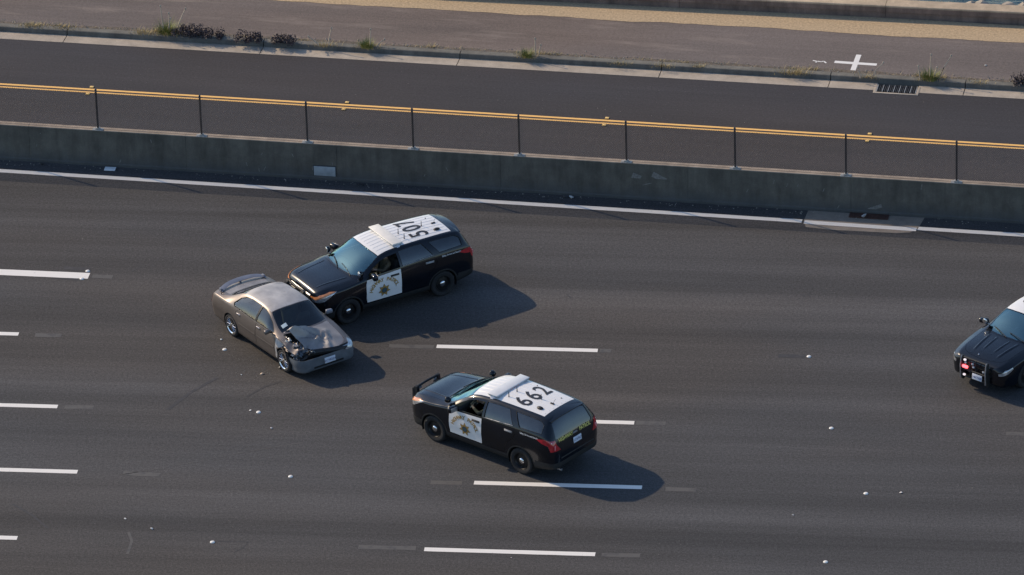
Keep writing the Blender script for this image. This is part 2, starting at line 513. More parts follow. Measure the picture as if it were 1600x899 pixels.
# sea and its rock bank
sheet('sea', [med(-3000, 20.6), med(3000, 20.6), med(3000, 4000), med(-3000, 4000)], -1.6, MT['water'], None, 'structure')
bank = pyd('shore_bank', [tuple(wal(u, v, z)) for u in (-80, 80) for v, z in ((.42, .1), (4.5, -2.4))], [(0, 1, 3, 2)], MT['soil'])
bank['kind'] = 'structure'
rocks = [(1362, 1, .25), (1431, 3, .28), (1451, 4, .17), (1470, 4, .24), (1484, 7, .28), (1514, 5, .42), (1535, 6, .42), (1553, 8, .33), (1574, 9, .36), (1597, 10, .40), (1622, 10, .4), (1645, 13, .35), (1340, -2, .3), (1405, 0, .25)]
rl = ['small pale rock behind the sea wall, leftmost showing above it', 'pale pointed rock behind the sea wall cap', 'smallest pale rock behind the sea wall', 'pale jagged rock behind the sea wall in front of water',
      'flat pale rock behind the sea wall left of the large boulder', 'largest pale boulder behind the sea wall with a shaded right side', 'rounded boulder right of the largest one behind the sea wall', 'low rock right of the rounded boulder behind the sea wall',
      'dark shaded rock behind the sea wall near the right edge', 'rock behind the sea wall at the right edge of the picture', 'rock behind the sea wall just past the right edge', 'farthest right rock behind the sea wall', 'rock behind the sea wall hidden under the top edge', 'rock behind the sea wall top edge, beside the pale pointed rock']
for (px, py, r), lb in zip(rocks, rl):
    u = (at(px, py, .55) - W0).dot(WU)
    r *= .8; bm = B(); ball(bm, (0, 0, 0), r, 2)
    rs = random.Random(int(px))
    ax = [Vector((rs.gauss(0, 1), rs.gauss(0, 1), rs.gauss(0, 1))).normalized() for _ in range(9)]
    for v in bm.verts:
        for q in ax:
            d = v.co.dot(q) - r * .68
            if d > 0: v.co -= q * d
    o = obj('shore_rock', bm, MT['rock'], None, 15)
    p = wal(u, .5 + r * 1.05, 0)
    o.location = (p.x, p.y, .34 - r * .5); o.rotation_euler = (rs.uniform(0, 6), rs.uniform(0, 6), rs.uniform(0, 6))
    tag(o, lb, 'rock', 'riprap rocks behind the sea wall')

# painted cross and scribble on the promenade
c = at(1337, 99.5, .14)
a, b = at(1304, 97, .14), at(1370, 101.5, .14)
bar('painted_cross_arm', a, b, .15, MT['cross'], .1445, prom, .03)
a, b = at(1342, 86, .14), at(1332, 112, .14)
bar('painted_cross_arm', a, b, .15, MT['cross'], .1455, prom, .03)
for q in (((1270, 95), (1276, 96), (1275, 98)), ((1277, 96), (1283, 97), (1287, 96), (1291, 99))):
    for s, e in zip(q, q[1:]): bar('painted_scribble', at(*s, .14), at(*e, .14), .05, MT['cross'], .1445, prom)

# ------------------------------------------------------------------ median barrier and fence
MT['scrape'] = mat('pale_scrape', (.20, .19, .17), .9, var=.3, scale=20)
V0 = 5.70
barrier = empty('median_barrier', med(0, V0 + .12), MA)
tag(barrier, 'long grey concrete median barrier in shade between freeway and frontage road', 'barrier')
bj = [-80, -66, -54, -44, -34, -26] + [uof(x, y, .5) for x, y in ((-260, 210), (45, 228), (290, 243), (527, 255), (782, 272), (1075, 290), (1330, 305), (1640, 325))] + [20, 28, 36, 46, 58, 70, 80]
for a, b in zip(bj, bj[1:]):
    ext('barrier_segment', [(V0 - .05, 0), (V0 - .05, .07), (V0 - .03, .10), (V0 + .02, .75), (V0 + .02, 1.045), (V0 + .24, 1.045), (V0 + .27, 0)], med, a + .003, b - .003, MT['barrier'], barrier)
    ext('barrier_lit_top', [(V0 + .016, 1.047), (V0 + .022, 1.065), (V0 + .04, 1.072), (V0 + .22, 1.072), (V0 + .24, 1.06), (V0 + .244, 1.047)], med, a + .003, b - .003, MT['barrier_lit'], barrier)  # top strip of the same barrier, coloured as sunlit
u0, u1 = uof(489, 268, .3), uof(522, 271, .3)
def mpart(name, bm, m, parent, sm=25):
    """bm in median frame coordinates (u, v, z)"""
    for v in bm.verts: v.co = med(v.co.x, v.co.y, v.co.z)
    o = obj(name, bm, m, None, sm); o.parent = parent
    o.matrix_parent_inverse = Matrix.LocRotScale(parent.location, parent.rotation_euler, None).inverted()
    return o
bm = B(); box(bm, ((u0 + u1) / 2, V0 - .013, .265), (u1 - u0 + .05, .03, .33), .004)
fr = mpart('cover_frame', bm, MT['iron'], barrier)
bm = B(); box(bm, ((u0 + u1) / 2, V0 - .025, .265), (u1 - u0, .03, .28), .004)
mpart('cover_plate', bm, mat('grey_cover_plate', (.34, .38, .40), .55, .1, var=.15), barrier)

rs = random.Random(41)
for k in range(26):      # pale drips, scrapes and patches on the face of the wall
    u = rs.uniform(-15, 15); z = rs.uniform(.15, .9); f_ = .02 + .05 * (z - .75) / .65 if z < .75 else .02
    bm = B(); box(bm, (u, V0 + min(.02, -.03 + .05 * (z - .1) / .65) - .0015, z), (rs.choice((.015, .02, .25, .4)), .004, rs.choice((.10, .16, .02))) if k % 2 else (.018, .004, rs.uniform(.06, .2)), 0, Matrix.Rotation(rs.uniform(-.5, .5), 3, 'Y'))
    mpart('scrape_mark', bm, MT['scrape'], barrier, 0)
fence = empty('chain_link_fence', med(0, V0 + .1, 1.07), MA)
tag(fence, 'dark chain link fence on posts along the top of the median barrier', 'fence')
pu = [uof(x, y, 1.07) for x, y in ((152.5, 204), (315, 213), (480, 224), (645, 235), (811, 245), (978, 256), (1148, 266), (1321, 277), (1494, 287))]
sp = (pu[-1] - pu[0]) / 8
pu = [pu[0] - sp * k for k in range(14, 0, -1)] + pu + [pu[-1] + sp * k for k in range(1, 15)]
FH = 1.20; FV = V0 + .06
for u in pu:
    bm = B(); tube(bm, [(u, FV, 1.07), (u, FV, 1.07 + FH + .02)], .029, 10)
    po = mpart('post', bm, MT['steel'], fence)
    bm = B(); tube(bm, [(u, FV, 1.07 + FH + .018), (u, FV, 1.07 + FH + .045)], [.034, .018], 10)
    mpart('post_cap', bm, MT['steel'], fence)
    bm = B(); box(bm, (u, FV - .01, 1.082), (.30, .15, .022), .005); box(bm, (u, FV, 1.11), (.12, .11, .05), .012)
    mpart('base_plate', bm, MT['galv'], fence)
# the mesh: one span of diagonal wires, repeated
def wire_span(L, H, s=.065, r=.0027):
    bm = B()
    k = -H
    while k < L:
        for dirn in (1, -1):
            x0, x1 = max(0, k), min(L, k + H)
            if x1 - x0 > .03:
                p, q = (x0, x0 - k), (x1, x1 - k)
                if dirn < 0: p, q = (L - p[0], p[1]), (L - q[0], q[1])
                off = r * .9 * dirn
                a = [bm.verts.new(v) for v in ((p[0] - r, off, p[1]), (p[0], off + r, p[1] - r), (p[0] + r, off, p[1]), (p[0], off - r, p[1] + r))]
                b = [bm.verts.new(v) for v in ((q[0] - r, off, q[1]), (q[0], off + r, q[1] - r), (q[0] + r, off, q[1]), (q[0], off - r, q[1] + r))]
                for i in range(4): bm.faces.new((a[i], a[(i + 1) % 4], b[(i + 1) % 4], b[i]))
        k += s
    for z in (0.0, H):
        tube(bm, [(0, 0, z), (L, 0, z)], .006, 5)
    return mesh_bm(bm, 'wire_mesh', 0)
wm = wire_span(1.0 * sp, FH - .06)
wm.materials.append(MT['wire'])
for u in pu[:-1]:
    o = link('wire_mesh', wm, None, fence); o['kind'] = 'stuff'
    o.location = (u, FV - (V0 + .1) - .04, .04)

# concrete pad and inlet at the foot of the barrier
bm = B()
pp = [at(1256, 345), at(1259, 355), at(1300, 359.5), at(1400, 364.5), at(1422, 363.5), at(1434, 358)] + [med(uof(1440, 355), V0 - .06), med(uof(1258, 343), V0 - .06)]
lo = [bm.verts.new((p.x, p.y, -.02)) for p in pp]; hi = [bm.verts.new((p.x, p.y, .005)) for p in pp]
bm.faces.new(hi); bm.faces.new(lo[::-1])
for i in range(len(pp)): bm.faces.new((lo[i], lo[(i + 1) % len(pp)], hi[(i + 1) % len(pp)], hi[i]))
o = obj('concrete_pad', bm, MT['pad'], freeway, 0)
a0, a1 = uof(1326, 345), uof(1384, 349)
inl = empty('drain_inlet', med((a0 + a1) / 2, V0 - .18), MA)
tag(inl, 'rusty brown drain inlet in a concrete pad at the foot of the barrier', 'drain')
hw = (a1 - a0) / 2
bm = B(); box(bm, (0, 0, .016), (2 * hw, .26, .012)); obj('cover', bm, MT['rust'], inl, 0)
for y in (-.145, .145):
    bm = B(); box(bm, (0, y, .02), (2 * hw + .06, .03, .024), .004); obj('rim', bm, MT['rust'], inl)
for x in (-hw - .015, hw + .015):
    bm = B(); box(bm, (x, 0, .02), (.03, .26, .024), .004); obj('rim', bm, MT['rust'], inl)
for k in range(5):
    bm = B(); box(bm, (-hw + (k + .5) * 2 * hw / 5, 0, .026), (.022, .25, .01)); obj('bar', bm, MT['rust'], inl, 0)

# ------------------------------------------------------------------ raised markers, litter
def marker(px, py, r, m, label, cat, group, z=0):
    bm = B()
    lathe(bm, [(r, 0), (r * .97, r * .12), (r * .8, r * .3), (r * .5, r * .42), (r * .15, r * .46)], 14)
    for v in bm.verts: v.co = Vector((v.co.x, v.co.z, v.co.y))
    o = obj('raised_marker', bm, MT[m], None, 60)
    p = at(px, py, z); o.location = (p.x, p.y, .002)
    return tag(o, label, cat, group)
gm = 'round white pavement markers'
for px, py, lb in ((1264, 557.5, 'round white pavement marker on the road left of the black police sedan'), (1299, 669.5, 'round white pavement marker two lanes below the black sedan bumper'),
                   (1353, 771.5, 'round white pavement marker, larger of the pair at the right'), (1290, 878.5, 'round white pavement marker at the bottom right'),
                   (454, 745, 'round white pavement marker left of the lower dash under the rear SUV'), (332, 847.5, 'round white pavement marker near the bottom left'),
                   (137, 424, 'white pavement marker above the end of the thick dash'), (128, 436, 'white pavement marker below the end of the thick dash'),
                   (351, 546.5, 'round white pavement marker beside the rear wheel of the wrecked sedan'), (404, 644.5, 'round white pavement marker on the road below the wrecked sedan')):
    marker(px, py, .062, 'ceramic', lb, 'road marker', gm)
ym = 'yellow reflective markers beside the double line'
for i, (px, py) in enumerate(((143, 137.5), (541, 163.5), (947, 189), (1358, 213))):
    w_ = ('leftmost', 'second', 'third', 'rightmost')[i]
    u = uof(px, py)
    for v, side in ((10.60, 'far'), (10.14, 'near')):
        bm = B(); box(bm, (0, 0, .012), (.11, .10, .024), .010, seg=2)
        o = obj('yellow_marker', bm, MT['yel_marker']); o.location = med(u, v, .002); o.rotation_euler.z = MA
        tag(o, w_ + ' yellow marker pair, the one on the ' + side + ' side of the double line', 'road marker', ym)

def shard(name, px, py, s, col, label, cat, seed, z=0, flat=.35, lift=.012):
    rs = random.Random(seed); bm = B(); ball(bm, (0, 0, 0), 1, 1)
    for v in bm.verts:
        k = rs.uniform(.55, 1.15); v.co = Vector((v.co.x * s[0] * k, v.co.y * s[1] * k, v.co.z * s[0] * flat * k))
    zmin = min(v.co.z for v in bm.verts)
    o = obj(name, bm, mat(name, col, .4, var=.2, scale=30), None, 20)
    p = at(px, py, z); o.location = (p.x, p.y, z - zmin + .001); o.rotation_euler.z = rs.uniform(0, 6)
    return tag(o, label, cat, 'debris scattered on the freeway')
sh = [('plastic_shard', 346, 531, (.05, .03), (.6, .66, .68), 'small pale blue shard beside the wrecked sedan rear wheel', 'debris'),
      ('plastic_shard', 410, 585, (.07, .04), (.75, .5, .32), 'amber plastic shard on the road by the wrecked front wheel', 'debris'),
      ('plastic_shard', 377, 586, (.035, .02), (.62, .68, .7), 'thin pale shard left of the amber plastic piece', 'debris'),
      ('plastic_shard', 391, 642, (.035, .03), (.75, .72, .68), 'small white chip left of the marker below the wreck', 'debris'),
      ('plastic_shard', 424, 670, (.05, .03), (.78, .7, .66), 'white and red shard lowest below the wrecked sedan', 'debris'),
      ('plastic_shard', 237, 827, (.06, .04), (.62, .6, .57), 'bent white scrap at the lower left of the freeway', 'debris'),
      ('plastic_shard', 1408, 770.5, (.045, .035), (.72, .66, .62), 'small pale chip, smaller of the pair at the right', 'debris'),
      ('plastic_shard', 196, 811, (.04, .03), (.6, .6, .58), 'small white chip above the bent scrap at lower left', 'debris'),
      ('plastic_shard', 1239, 805, (.05, .03), (.30, .31, .32), 'faint grey scrap on the lower right lanes', 'debris'),
      ('plastic_shard', 799, 872, (.03, .025), (.5, .42, .38), 'pinkish chip under the bottom lane dash', 'debris'),
      ('rubber_scrap', 438, 576, (.09, .05), (.02, .02, .02), 'black rubber scrap touching the wrecked front wheel', 'debris'),
      ('plastic_bag', 893, 309.5, (.10, .06), (.5, .52, .53), 'crumpled pale litter against the barrier foot', 'litter'),
      ('dark_litter', 885, 308.8, (.10, .06), (.02, .02, .022), 'dark crumpled litter beside the pale one at the barrier', 'litter'),
      ('dark_litter', 564, 290.5, (.12, .06), (.025, .026, .03), 'dark crumpled litter at the barrier foot right of the cover plate', 'litter'),
      ('dark_litter', 66, 258, (.08, .05), (.02, .02, .022), 'small dark litter lump at the barrier foot, far left', 'litter'),
      ('plastic_scrap', 1350, 340, (.15, .04), (.45, .45, .44), 'pale scrap lying across the rusty drain inlet', 'litter'),
      ('stone', 1540, 103, (.05, .04), (.6, .57, .5), 'pale pebble on the promenade right of the cross', 'stone')]
for i, t in enumerate(sh):
    z = .14 if t[0] == 'stone' else (.034 if 'inlet' in t[5] else 0)
    shard(*t[:4], t[4], t[5], t[6], 100 + i, z)
bm = B(); box(bm, (0, 0, .02), (.31, .20, .012), .003, Matrix.Rotation(.07, 3, 'X'))
o = obj('white_board', bm, MT['plate_white']); o.location = at(172, 265, .01); o.rotation_euler.z = MA + .05
tag(o, 'flat white board lying at the foot of the barrier', 'board')
def specks(name, n, fn, smin, smax, m, label, cat, seed, z=.003):
    rs = random.Random(seed); vv, ff = [], []
    for _ in range(n):
        p = fn(rs); s = rs.uniform(smin, smax); k = len(vv); a = rs.uniform(0, 6)
        for q in range(3): vv.append((p.x + s * math.cos(a + 2.1 * q), p.y + s * math.sin(a + 2.1 * q), p.z + z))
        vv.append((p.x, p.y, p.z + z + s * .7))
        ff += [(k, k + 1, k + 3), (k + 1, k + 2, k + 3), (k + 2, k, k + 3)]
    o = pyd(name, vv, ff, m); return tag(o, label, cat, kind='stuff')
specks('glass_fragments', 110, lambda rs: at(rs.gauss(395, 34), rs.gauss(572, 24)), .006, .016, MT['grit'], 'tiny bits of broken glass and lamp plastic around the wrecked front wheel', 'fragments', 5)
specks('barrier_grit', 420, lambda rs: med(rs.uniform(-25, 25), V0 - .08 - abs(rs.gauss(0, .14))), .008, .03, MT['grit'], 'fine grit and litter gathered along the barrier foot', 'grit', 6)
specks('road_chips', 70, lambda rs: at(rs.uniform(-100, 1700), rs.uniform(280, 899)), .007, .014, MT['grit'], 'pale stone chips sprinkled over the freeway lanes', 'chips', 7)
specks('frontage_chips', 150, lambda rs: med(rs.uniform(-22, 22), rs.uniform(6.4, 13.2)), .008, .015, MT['grit'], 'pale stone chips sprinkled over the frontage road', 'chips', 8)
specks('kerb_grit', 900, lambda rs: med(rs.uniform(-22, 22), 14.2 + abs(rs.gauss(0, .12)), .145), .01, .035, MT['grit'], 'crumbs of soil and gravel behind the kerb', 'grit', 9)

# ------------------------------------------------------------------ plants along the kerb
def blades(bm, n, rad, h, rs, wid=.012, spread=.6, wide=0.0):
    for _ in range(n):
        a = rs.uniform(0, 6.283); r0 = rad * .35 * math.sqrt(rs.random()); L = h * rs.uniform(.55, 1.1)
        lean = rs.uniform(.1, spread); d = Vector((math.cos(a), math.sin(a), 0)); sd = Vector((-d.y, d.x, 0))
        p0 = d * r0 + (MU * rs.gauss(0, wide) + MV * rs.gauss(0, wide * .2)); pts = []
        if wide: L *= rs.uniform(.35, 1.0)
        for k in range(4):
            t = k / 3
            p = p0 + d * (lean * L * t * t * 1.1) + Vector((0, 0, L * (t - .28 * lean * t * t)))
            ww = wid * (1 - t) * .5 + .0006
            pts.append((bm.verts.new(p - sd * ww), bm.verts.new(p + sd * ww)))
        for (a1, b1), (a2, b2) in zip(pts, pts[1:]): bm.faces.new((a1, b1, b2, a2))
def tuft(px, py, rad, h, n, m, label, stalks=(), seed=0, cat='plant', name='grass_tuft', v=None):
    rs = random.Random(seed)
    p = at(px, py, .145); t = empty(name, (p.x, p.y, .145))
    tag(t, label, cat, 'plants growing behind the kerb')
    bm = B(); blades(bm, n, rad, h, rs, .014, .9, rad * .55 if m != 'grass' else rad * .12)
    obj('foliage', bm, MT[m], t, 0)
    if m == 'grass':
        bm = B(); blades(bm, n // 2, rad * 1.2, h * .7, rs, .012, 1.0, rad * .5); obj('dry_foliage', bm, MT['drygrass'], t, 0)
    for dx, hh, lean in stalks:
        bm = B(); tube(bm, [(dx, 0, 0), (dx + lean * .4, 0, hh * .5), (dx + lean, .02, hh)], [.019, .016, .012], 5)
        ball(bm, (dx + lean, .02, hh), .028, 1, (1, 1, 1.6))
        obj('flower_stalk', bm, MT['stalk'], t)
tuft(262, 52, .55, .46, 420, 'grass', 'largest green grass tuft, beside the purple shrubs', ((-.12, .85, -.05), (.06, .62, .0), (.25, .75, .3), (.0, .45, .1)), 1)
tuft(574, 74, .42, .34, 280, 'grass', 'green grass tuft with one straight stalk left of centre', ((.08, .55, .03), (.25, .22, .25)), 2)
tuft(823, 89, .38, .36, 190, 'grass', 'sparse dark green tuft with two stalks near the middle', ((.25, .55, .0), (.33, .35, .08)), 3)
tuft(1453, 124, .50, .38, 340, 'grass', 'dense green tuft with a long bent stalk, right of the drain', ((.0, .75, .03), (-.28, .4, -.05), (.1, .35, .1), (.25, .7, .35)), 4)
for i, (px, py, rad, h, n, lb) in enumerate(((50, 42, .22, .14, 70, 'small dry grass patch, leftmost behind the kerb'), (100, 44, .24, .10, 60, 'low dry grass patch, second from the left'),
        (226, 53, .22, .16, 70, 'dry yellow tuft left of the largest green tuft'), (510, 72, .2, .13, 50, 'dry tuft with thin stalks left of the middle'),
        (1241, 115, .26, .16, 90, 'dry yellow green tuft left of the white cross'), (1358, 122, .16, .14, 30, 'sparse dry tuft below the white cross'),
        (1528, 130, .18, .10, 40, 'dry straw patch left of the dark shrub at the edge'), (968, 100, .18, .07, 40, 'thin dry straw patch behind the kerb right of middle'),
        (1036, 104, .2, .08, 40, 'thin dry straw patch just above the kerb joint'), (1092, 105, .14, .09, 36, 'tiny green yellow sprout behind the kerb'))):
    st = ()
    if px == 510: st = ((.05, .55, .12), (-.2, .3, -.3))
    if px == 1358: st = ((.05, .45, .35), (-.25, .32, -.06))
    tuft(px, py, rad * 1.5, h * 1.5, n * 2, 'drygrass', lb, st, 20 + i)
def shrub(px, py, rx, h, n, label, seed):
    rs = random.Random(seed); p = at(px, py, .145); t = empty('low_shrub', (p.x, p.y, .145), MA)
    tag(t, label, 'shrub', 'plants growing behind the kerb')
    bm = B()
    lob = [(rs.uniform(-.95, .95) * rx, rs.uniform(-.12, .12), rs.uniform(.12, .62) * h, rs.uniform(.18, .48)) for _ in range(15)]
    for _ in range(n):
        lx, ly, lz, lr = rs.choice(lob)
        d = Vector((rs.gauss(0, 1), rs.gauss(0, 1), rs.gauss(0, 1))).normalized() * (rs.random() ** .4)
        c = Vector((lx + d.x * rx * lr, ly + d.y * .2, max(.01, lz + d.z * h * lr)))
        a, s = Vector((rs.gauss(0, 1), rs.gauss(0, 1), rs.gauss(0, 1))).normalized(), rs.uniform(.016, .034)
        b = a.orthogonal().normalized()
        vv = [bm.verts.new(c - a * s), bm.verts.new(c + b * s * .55), bm.verts.new(c + a * s), bm.verts.new(c - b * s * .55)]
        bm.faces.new(vv)
    obj('crown', bm, MT['shrub'], t, 0)
    for k in range(7):
        bm = B(); x = rs.uniform(-.7, .7) * rx
        tube(bm, [(x * .4, 0, 0), (x * .8, rs.uniform(-.08, .08), h * .5), (x, rs.uniform(-.12, .12), h * .95)], [.01, .007, .004], 5)
        obj('branch', bm, MT['twig'], t)
for i, a in enumerate(((294, 56, .40, .40, 1300, 'purple brown shrub touching the largest green tuft'), (328, 59, .33, .30, 900, 'purple brown shrub, second in the row of four'),
                       (388, 64, .36, .32, 1000, 'purple brown shrub standing alone, third in the row'), (443, 67, .33, .30, 900, 'purple brown shrub, last in the row of four'),
                       (1600, 133, .35, .40, 800, 'dark rounded shrub cut by the right edge of the picture'))):
    shrub(*a, 50 + i)
specks_d = B(); rs = random.Random(77)
for k in range(2600):
    u = rs.uniform(-20, 20)
    a = rs.uniform(0, 6.283); u += 1.2 * math.sin(u * 1.7); L = rs.uniform(.04, .16) * (1.5 if math.sin(u * 2.3) > .3 else .6); p = med(u, 14.19 + abs(rs.gauss(0, .08)), .146); d = Vector((math.cos(a), math.sin(a), 0))
    s = Vector((-d.y, d.x, 0)) * .005
    v = [specks_d.verts.new(p - s), specks_d.verts.new(p + s), specks_d.verts.new(p + d * L * .6 + Vector((0, 0, L * .6)))]
    specks_d.faces.new(v)
o = obj('dry_weeds', specks_d, MT['drygrass'], None, 0)
tag(o, 'thin dry weeds sprinkled along the seam behind the kerb', 'weeds', kind='stuff')
# ------------------------------------------------------------------ vehicles: shared tools
def pchip(xk, yk, x):
    xk = np.asarray(xk, float); yk = np.asarray(yk, float)
    h = np.diff(xk); d = np.diff(yk) / h
    m = np.zeros(len(xk)); m[0], m[-1] = d[0], d[-1]
    for i in range(1, len(xk) - 1):
        if d[i - 1] * d[i] > 0:
            w1, w2 = 2 * h[i] + h[i - 1], h[i] + 2 * h[i - 1]
            m[i] = (w1 + w2) / (w1 / d[i - 1] + w2 / d[i])
    i = np.clip(np.searchsorted(xk, x) - 1, 0, len(xk) - 2)
    t = (x - xk[i]) / h[i]
    return ((1 + 2 * t) * (1 - t) ** 2 * yk[i] + t * (1 - t) ** 2 * h[i] * m[i] + t * t * (3 - 2 * t) * yk[i + 1] + t * t * (t - 1) * h[i] * m[i + 1])

class Skin:
    """closed car skin lofted from stations (x, W, zlow, zb, wb, zt, wt, zc); panels are cut out of it along outlines"""
    def __init__(s, rows, step=.055, crown=2.3, waist=.0):
        rows = sorted(rows); a = np.array(rows); xk = a[:, 0]
        xs = []
        for p, q in zip(xk, xk[1:]):
            k = max(2, int(math.ceil((q - p) / step)))
            xs += [p + (q - p) * i / k for i in range(k)]
        xs.append(xk[-1]); xs = np.array(xs)
        cols = [pchip(xk, a[:, j], xs) for j in range(1, 8)]
        s.xk, s.a = xk, a
        bm = s.bm = B()
        s.lay = bm.faces.layers.int.new('part')
        rings = []
        for i, x in enumerate(xs):
            W, zl, zb, wb, zt, wt, zc = [c[i] for c in cols]
            h = [(0, zl), (W * .5, zl), (W - .10, zl)]
            nB, nC, nD = 11, 9, 13
            for k in range(nB + 1):
                t = k / nB
                z = zl + .03 + (zb - zl - .03) * t
                y = W - .045 * (1 - t / .5) ** 2 if t < .5 else W - (W - wb) * ((t - .5) / .5) ** 2
                if waist: y -= waist * math.exp(-((t - .32) / .13) ** 2)
                h.append((y, z))
            kk = min(1, max(0, (zt - zb) / .3))
            for k in range(1, nC + 1):
                t = k / nC
                h.append((wb + (wt - wb) * t + .03 * kk * math.sin(math.pi * t) , zb + (zt - zb) * t))
            for k in range(1, nD + 1):
                t = k / nD
                h.append((wt * (1 - t), zt + (zc - zt) * (1 - (1 - t) ** crown)))
            left = [bm.verts.new((x, y, z)) for y, z in h]
            right = [left[0]] + [bm.verts.new((x, -y, z)) for y, z in h[1:-1]] + [left[-1]]
            rings.append((left, right))
        for (l0, r0), (l1, r1) in zip(rings, rings[1:]):
            for k in range(len(l0) - 1):
                bm.faces.new((l0[k], l1[k], l1[k + 1], l0[k + 1]))
                bm.faces.new((r0[k], r0[k + 1], r1[k + 1], r1[k]))
        for (l, r) in (rings[0], rings[-1]):
            for k in range(len(l) - 1):
                q = [l[k], l[k + 1], r[k + 1], r[k]]
                u = []
                for v in q:
                    if v not in u: u.append(v)
                if len(u) >= 3: bm.faces.new(u)
        bmesh.ops.recalc_face_normals(bm, faces=bm.faces[:])
        bm.normal_update()
        s.bvh = BVHTree.FromBMesh(bm)
        s.n0 = bm.verts.layers.float_vector.new('n0')
        for v in bm.verts: v[s.n0] = v.normal
        s.n = 1; s.ids = {}
    AX = {'side': (0, 2), 'top': (0, 1), 'front': (1, 2)}
    @staticmethod
    def inside(p, poly):
        c = False; n = len(poly); j = n - 1
        for i in range(n):
            (xi, yi), (xj, yj) = poly[i], poly[j]
            if (yi > p[1]) != (yj > p[1]) and p[0] < (xj - xi) * (p[1] - yi) / (yj - yi) + xi: c = not c
            j = i
        return c
    def cut(s, name, poly, view, filt, gap=0.0):
        if gap:
            s._cut('', poly, view, filt)
            s._cut(name, inset(poly, gap), view, filt)
        else: s._cut(name, poly, view, filt)
    def _cut(s, name, poly, view, filt):
        i, j = s.AX[view]; bm = s.bm
        def near(f, lo, hi):
            a = [v.co[i] for v in f.verts]; b = [v.co[j] for v in f.verts]
            return max(a) >= lo[0] and min(a) <= hi[0] and max(b) >= lo[1] and min(b) <= hi[1]
        plo = (min(p[0] for p in poly), min(p[1] for p in poly)); phi = (max(p[0] for p in poly), max(p[1] for p in poly))
        for k in range(len(poly)):
            a, b = poly[k], poly[(k + 1) % len(poly)]
            lo = (min(a[0], b[0]) - .004, min(a[1], b[1]) - .004); hi = (max(a[0], b[0]) + .004, max(a[1], b[1]) + .004)
            sel = [f for f in bm.faces if near(f, lo, hi) and filt(f.calc_center_median(), f.normal)]
            if not sel: continue
            co = [0, 0, 0]; no = [0, 0, 0]
            co[i], co[j] = a; no[i], no[j] = -(b[1] - a[1]), b[0] - a[0]
            g = list({v for f in sel for v in f.verts}) + list({e for f in sel for e in f.edges}) + sel
            bmesh.ops.bisect_plane(bm, geom=g, dist=1e-5, plane_co=co, plane_no=no)
            bm.normal_update()
        if name not in s.ids:
            s.ids[name] = s.n; s.n += 1
        bm.normal_update()
        for f in bm.faces:
            if not near(f, plo, phi): continue
            c = f.calc_center_median()
            if s.inside((c[i], c[j]), poly) and filt(c, f.normal): f[s.lay] = s.ids[name]
    def extract(s, deform=None, smin=35):
        """-> {part name: mesh}; '' (gaps and openings) is dropped"""
        inv = {v: k for k, v in s.ids.items()}; inv[0] = 'body'
        gr = {}
        for f in s.bm.faces: gr.setdefault(inv[f[s.lay]], []).append(f)
        out = {}
        for nm, fs in gr.items():
            if nm == '': continue
            idx, vv, ff, nn = {}, [], [], []
            rec = RECESS.get(nm.split('|')[0], 0.0); bnd = {}
            for f in fs:
                r = []
                for v in f.verts:
                    if v not in idx:
                        idx[v] = len(vv)
                        p = deform(v.co.copy(), nm) if deform else v.co.copy()
                        nn.append(None if (p - v.co).length > 1e-5 else v[s.n0].normalized())
                        vv.append(p - v[s.n0].normalized() * rec)
                    r.append(idx[v])
                ff.append(r)
                for a, b in zip(r, r[1:] + r[:1]):
                    if (b, a) in bnd: del bnd[(b, a)]
                    else: bnd[(a, b)] = 1
            nb_ = len(ff); n1 = len(vv)
            inv_ = {k: v for v, k in idx.items()}
            for a, b in bnd:                     # turned-in edge: real sheet thickness all round the panel
                k = len(vv); qa, qb = inv_[a][s.n0].normalized() * .014, inv_[b][s.n0].normalized() * .014
                vv += [vv[a].copy(), vv[b].copy(), vv[b] - qb, vv[a] - qa]
                ff.append([k + 1, k, k + 3, k + 2])
            me = bpy.data.meshes.new(nm); me.from_pydata([tuple(p) for p in vv], [], ff); me.update(); smooth(me, smin)
            # shade with the normals of the uncut skin, so that cut edges do not show
            cn = []
            for q, p in enumerate(me.polygons):
                for k in p.vertices:
                    n = p.normal if q >= nb_ else nn[k]
                    if n is None:
                        n = me.vertices[k].normal
                        if n.dot(p.normal) < .90: n = p.normal
                    cn.append(tuple(n if n.dot(p.normal) > .72 or (p.area < 2e-4 and q < nb_) else p.normal))
            me.normals_split_custom_set(cn)
            out[nm] = me
        return out
    def hit(s, o, d):
        h = s.bvh.ray_cast(Vector(o), Vector(d))
        return h[0], h[1]

RECESS = dict(windshield=.006, rear_screen=.006, front_window=.012, rear_window=.016, quarter_window=.016, tailgate_window=.014, grille=.02, grille_gap=.012, taillight=-.006, headlight=-.004, turn_lens=-.006)
def inset(poly, g):
    n = len(poly); A = sum(poly[i][0] * poly[(i + 1) % n][1] - poly[(i + 1) % n][0] * poly[i][1] for i in range(n))
    sgn = 1 if A > 0 else -1; out = []
    for i in range(n):
        p0, p, p1 = Vector(poly[i - 1]), Vector(poly[i]), Vector(poly[(i + 1) % n])
        e0, e1 = (p - p0).normalized(), (p1 - p).normalized()
        n0, n1 = Vector((-e0.y, e0.x)) * sgn, Vector((-e1.y, e1.x)) * sgn
        m = (n0 + n1); m = m / max(.4, m.length_squared) * 2 if m.length > 1e-6 else n0
        q = p + m * g
        out.append((q.x, q.y))
    return out
LEFT = lambda c, n: c.y > .2 and n.y > .05
RIGHT = lambda c, n: c.y < -.2 and n.y < -.05
TOPF = lambda c, n: n.z > .12
def sides(sk, name, poly, gap=0.0, extra=None):
    for nm, f in (('left', LEFT), ('right', RIGHT)):
        ff = (lambda c, n, f=f: f(c, n) and extra(c, n)) if extra else f
        sk.cut(name + '|' + nm, poly, 'side', ff, gap)
